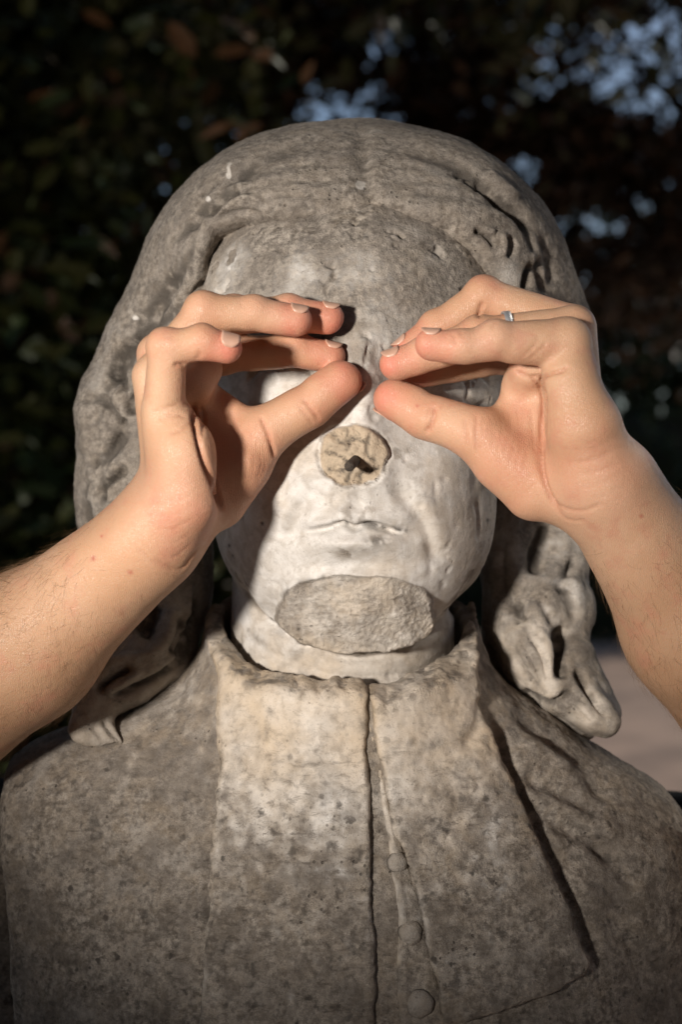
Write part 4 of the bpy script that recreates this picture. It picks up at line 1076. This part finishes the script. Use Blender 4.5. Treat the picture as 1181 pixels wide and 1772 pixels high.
# big evergreen; unseen crown overhead added to block sky light; its low boughs make the dark upper left of the picture
def keep_out(pts, lim=.55):
    """nothing of the crown in front of, or within reach of, the bust, the person and the flash"""
    d = pts[:, 1] + CAM_D
    seen = (np.abs(pts[:, 0]) < .27 * d + .12) & (pts[:, 2] - ZC < .39 * d + .15)
    return pts[~((pts[:, 1] < 1.5) & seen) & ~((pts[:, 2] < 2.35) & (pts[:, 1] < 1.3) & (np.abs(pts[:, 0]) < 1.8))]
A = [clumps(4200, 22, (0, .2, 4.1), (5.8, 6.4, 1.35), .16), clumps(2300, 22, (-1.8, 5.1, 2.2), (1.75, .55, 2.0), .15), clumps(420, 22, (-1.35, 3.6, 2.6), (1.2, .9, 1.1), .13), clumps(150, 22, (-.85, 3.9, 3.0), (.5, .6, .45), .13)]
A = keep_out(np.concatenate(A))
tree("evergreen_oak", "big dark evergreen oak behind on the left, its unseen crown added over the bust to block sky light", "tree", (-2.1, 4.6, 0), A, LEAF_OAK, .085,
     [((0, 0, 0), (.1, -.1, 3.9), .21, .13), ((.05, -.05, 2.6), (1.9, -3.2, 4.1), .10, .04), ((.05, -.1, 2.9), (-1.6, -2.6, 4.2), .09, .03), ((.1, -.1, 3.3), (2.9, .8, 4.3), .08, .03), ((.08, -.1, 2.2), (.9, -.9, 2.9), .05, .015), ((.05, 0, 1.9), (.2, -1.3, 2.4), .045, .012)])
# leafy shrub low on the left
B = np.concatenate([clumps(340, 20, (-1.25, 3.2, 1.25), (1.05, .75, 1.3), .11), clumps(160, 20, (-.55, 3.6, 1.35), (.5, .4, .95), .11)])
tree("laurel_shrub", "leafy dark green shrub filling the shade on the left behind the bust", "shrub", (-1.15, 3.3, 0), B, LEAF_SHRUB, .095,
     [((0, 0, 0), (.05, .0, 1.6), .03, .012), ((.02, 0, .3), (-.5, -.1, 1.5), .02, .008), ((.02, 0, .3), (.6, .1, 1.7), .02, .008)])
# thinner brownish tree on the right with sky between its leaves
D0 = 5.6
C = np.concatenate([clumps(1900, 18, at(900, 150, D0), (1.3, .65, 1.0), .13), clumps(300, 18, at(560, 60, D0 + .3), (.7, .5, .42), .11), clumps(120, 18, at(1130, 330, D0), (.5, .4, .55), .12)])
gaps = [(1060, 110, 95, 75, .93), (1140, 60, 60, 60, .9), (960, 95, 45, 55, .85), (935, 55, 50, 40, .9), (905, 300, 42, 48, 1), (1035, 388, 45, 40, .97), (965, 390, 26, 26, .95), (1085, 160, 80, 50, .85),
        (600, 195, 85, 42, .95), (545, 180, 30, 50, .9), (640, 120, 34, 50, .72), (700, 40, 70, 50, .72), (735, 85, 50, 40, .7), (880, 170, 60, 40, .5), (1120, 370, 30, 40, .85), (925, 150, 40, 60, .7), (700, 190, 50, 40, .5), (1160, 150, 40, 90, .8), (860, 40, 50, 50, .7), (920, 410, 40, 40, .8)]
gaps += [(rng.uniform(600, 1175), rng.uniform(0, 430), rng.uniform(9, 17), rng.uniform(9, 17), 1.12) for _ in range(46)]
pu, pv = proj(C); pk = np.ones(len(C))
for gu, gv_, ru, rv, st in gaps: pk *= 1 - .76 * st * np.exp(-(((pu - gu) / ru) ** 2 + ((pv - gv_) / rv) ** 2) ** 1.5)
C = C[(rng.random(len(C)) < pk) & (fbm(C, 4.5, 2, 90) + .9 * (pk > .6) > -.22)]
tree("brownish_oak", "thin brownish tree at the upper right with blue sky showing between its leaves", "tree", (2.3, 5.2, 0), C, LEAF_DRY, .062,
     [((0, 0, 0), (-.3, -.1, 3.2), .12, .06), ((-.2, -.05, 2.3), (-1.7, -.3, 3.0), .05, .014), ((-.25, -.05, 2.6), (-1.2, -.2, 3.4), .045, .012), ((-.2, 0, 2.0), (-.9, -.4, 2.5), .03, .01)])
# clipped hedges far behind
def hedge(label, x0, x1, y, h, dep, n, size, mat=LEAF_HEDGE):
    root = empty("hedge", ((x0 + x1) / 2, y + dep / 2, 0), label, "hedge", "hedges along the far side of the path")
    pts = np.stack([rng.uniform(x0, x1, n), y + dep * rng.random(n) ** 1.6, h * rng.random(n)], 1)
    pts[:, 2] += .25 * noise(pts, .8, 4)
    V, F = leaves(pts, size); c = child("foliage", V, F, mat, root, smooth=False); c['kind'] = 'stuff'
    V, F = bevel_box(((x0 + x1) / 2, y + dep * .65, h * .47), (x1 - x0 - .3, dep * .5, h * .9), .1); child("twigs", V, F, simple("hedge_twigs", (.012, .014, .006)), root, smooth=False)
hedge("long dark clipped hedge beyond the sandy path on the right", -1.0, 9.0, 15.5, 2.9, 1.4, 16000, .13)
hedge("dark hedge far behind the bust on the left", -11.0, -1.2, 14.0, 3.2, 1.4, 12000, .13)
hedge("tall dark hedge added behind the photographer to block sky light", -9.0, 9.0, -8.0, 5.5, 1.6, 26000, .16)  # out of view, added to keep sky light off the bust
# dark tree beyond the hedge on the right
E_ = np.concatenate([clumps(900, 16, (4.4, 17.2, 4.0), (3.2, 1.0, 1.6), .3)])
tree("distant_tree", "dark rounded tree standing beyond the hedge on the right", "tree", (4.4, 17.8, 0), E_, LEAF_HEDGE, .17,
     [((0, 0, 0), (0, 0, 3.4), .2, .1), ((0, 0, 2.4), (1.6, -.2, 4.2), .09, .03), ((0, 0, 2.4), (-1.6, .1, 4.3), .09, .03)])
# single leaves that can be told apart in the blur: parts of the oak and the shrub
def single_leaf(parent, pos, size, mat, me):
    o = bpy.data.objects.new("leaf", me); COL.objects.link(o); o.parent = parent
    o.location = Vector(tuple(pos)) - parent.location
    o.rotation_euler = (rng.uniform(-.6, .9), rng.uniform(-.8, .8), rng.uniform(0, 6.28)); o.scale = (size,) * 3
def leaf_mesh(mat):
    me = bpy.data.meshes.new("leaf"); me.from_pydata([tuple(q) for q in LV], [], LF); me.materials.append(mat); return me
LB, LG = leaf_mesh(BROWN_LEAF), leaf_mesh(GREEN_LEAF)
oak, shrub = bpy.data.objects["evergreen_oak"], bpy.data.objects["laurel_shrub"]
for (u_, v_, s_, m_) in [(340, 100, .085, LB), (370, 95, .075, LB), (440, 75, .09, LB), (470, 105, .085, LB), (392, 225, .08, LB), (405, 240, .07, LB), (362, 225, .07, LB), (105, 160, .07, LB), (140, 20, .07, LB), (205, 290, .06, LG), (130, 295, .06, LG), (255, 195, .06, LG),
                         (390, 205, .075, LG), (345, 160, .07, LG), (295, 12, .08, LG), (50, 30, .08, LG), (215, 55, .08, LG), (260, 280, .075, LG), (150, 225, .07, LG), (60, 330, .075, LG), (80, 400, .07, LG), (310, 300, .06, LG)]:
    single_leaf(oak, at(u_, v_, 3.1 + rng.uniform(-.2, .2)), s_ * 1.15, None, m_)
for (u_, v_, s_, m_) in [(165, 480, .09, LG), (190, 420, .08, LG), (205, 445, .06, LB), (150, 455, .08, LG), (95, 625, .09, LG), (130, 640, .08, LG), (60, 640, .08, LG), (20, 980, .09, LG), (45, 940, .08, LG), (10, 880, .07, LG), (40, 780, .07, LG), (75, 720, .07, LG), (25, 560, .08, LG)]:
    single_leaf(shrub, at(u_, v_, 2.75 + rng.uniform(-.2, .2)), s_ * 1.15, None, m_)
for k in range(60):
    single_leaf(oak, at(rng.uniform(0, 560), rng.uniform(0, 420), rng.uniform(2.9, 3.6)), rng.uniform(.06, .1), None, LG if rng.random() < .93 else LB)
for k in range(40):
    single_leaf(shrub, at(rng.uniform(-10, 230), rng.uniform(430, 1010), rng.uniform(2.6, 3.2)), rng.uniform(.06, .1), None, LG)

# ------------------------------------------------------------------ the flash on its stand, in front on the left
stand = empty("flash_on_stand", (FLASH.x - .06, FLASH.y - .14, 0), "black camera flash with round reflector on a tripod light stand", "flash")
bx_, by_ = FLASH.x - .06, FLASH.y - .14
BLK = simple("black_metal", (.02, .02, .02), (.03, .03, .03), 100, .5)
V, F = tube([(bx_, by_, .25), (bx_, by_, 1.0), (bx_, by_, FLASH.z - .06)], [.014, .012, .01], 12); child("pole", V, F, BLK, stand)
for k in range(3):
    a = k * 2.094 + .4; V, F = tube([(bx_, by_, .55), (bx_ + .42 * math.cos(a), by_ + .42 * math.sin(a), .015)], .01, 8); child("leg", V, F, BLK, stand)
ax_ = np.array((FLASH_AIM - FLASH).normalized()); c0 = np.array(FLASH) - ax_ * .05
V, F = tube([c0 - ax_ * .20, c0 - ax_ * .05, c0 - ax_ * .049, c0 - ax_ * .02], [.05, .05, .03, .03], 24); child("housing", V, F, BLK, stand)
pr = []
for k in range(5): pr.append(c0 + ax_ * (-.02 + .06 * k / 4))
V, F = tube(pr, [.03, .055, .072, .082, .088], 28, cap=False); child("reflector", V, F, BLK, stand)
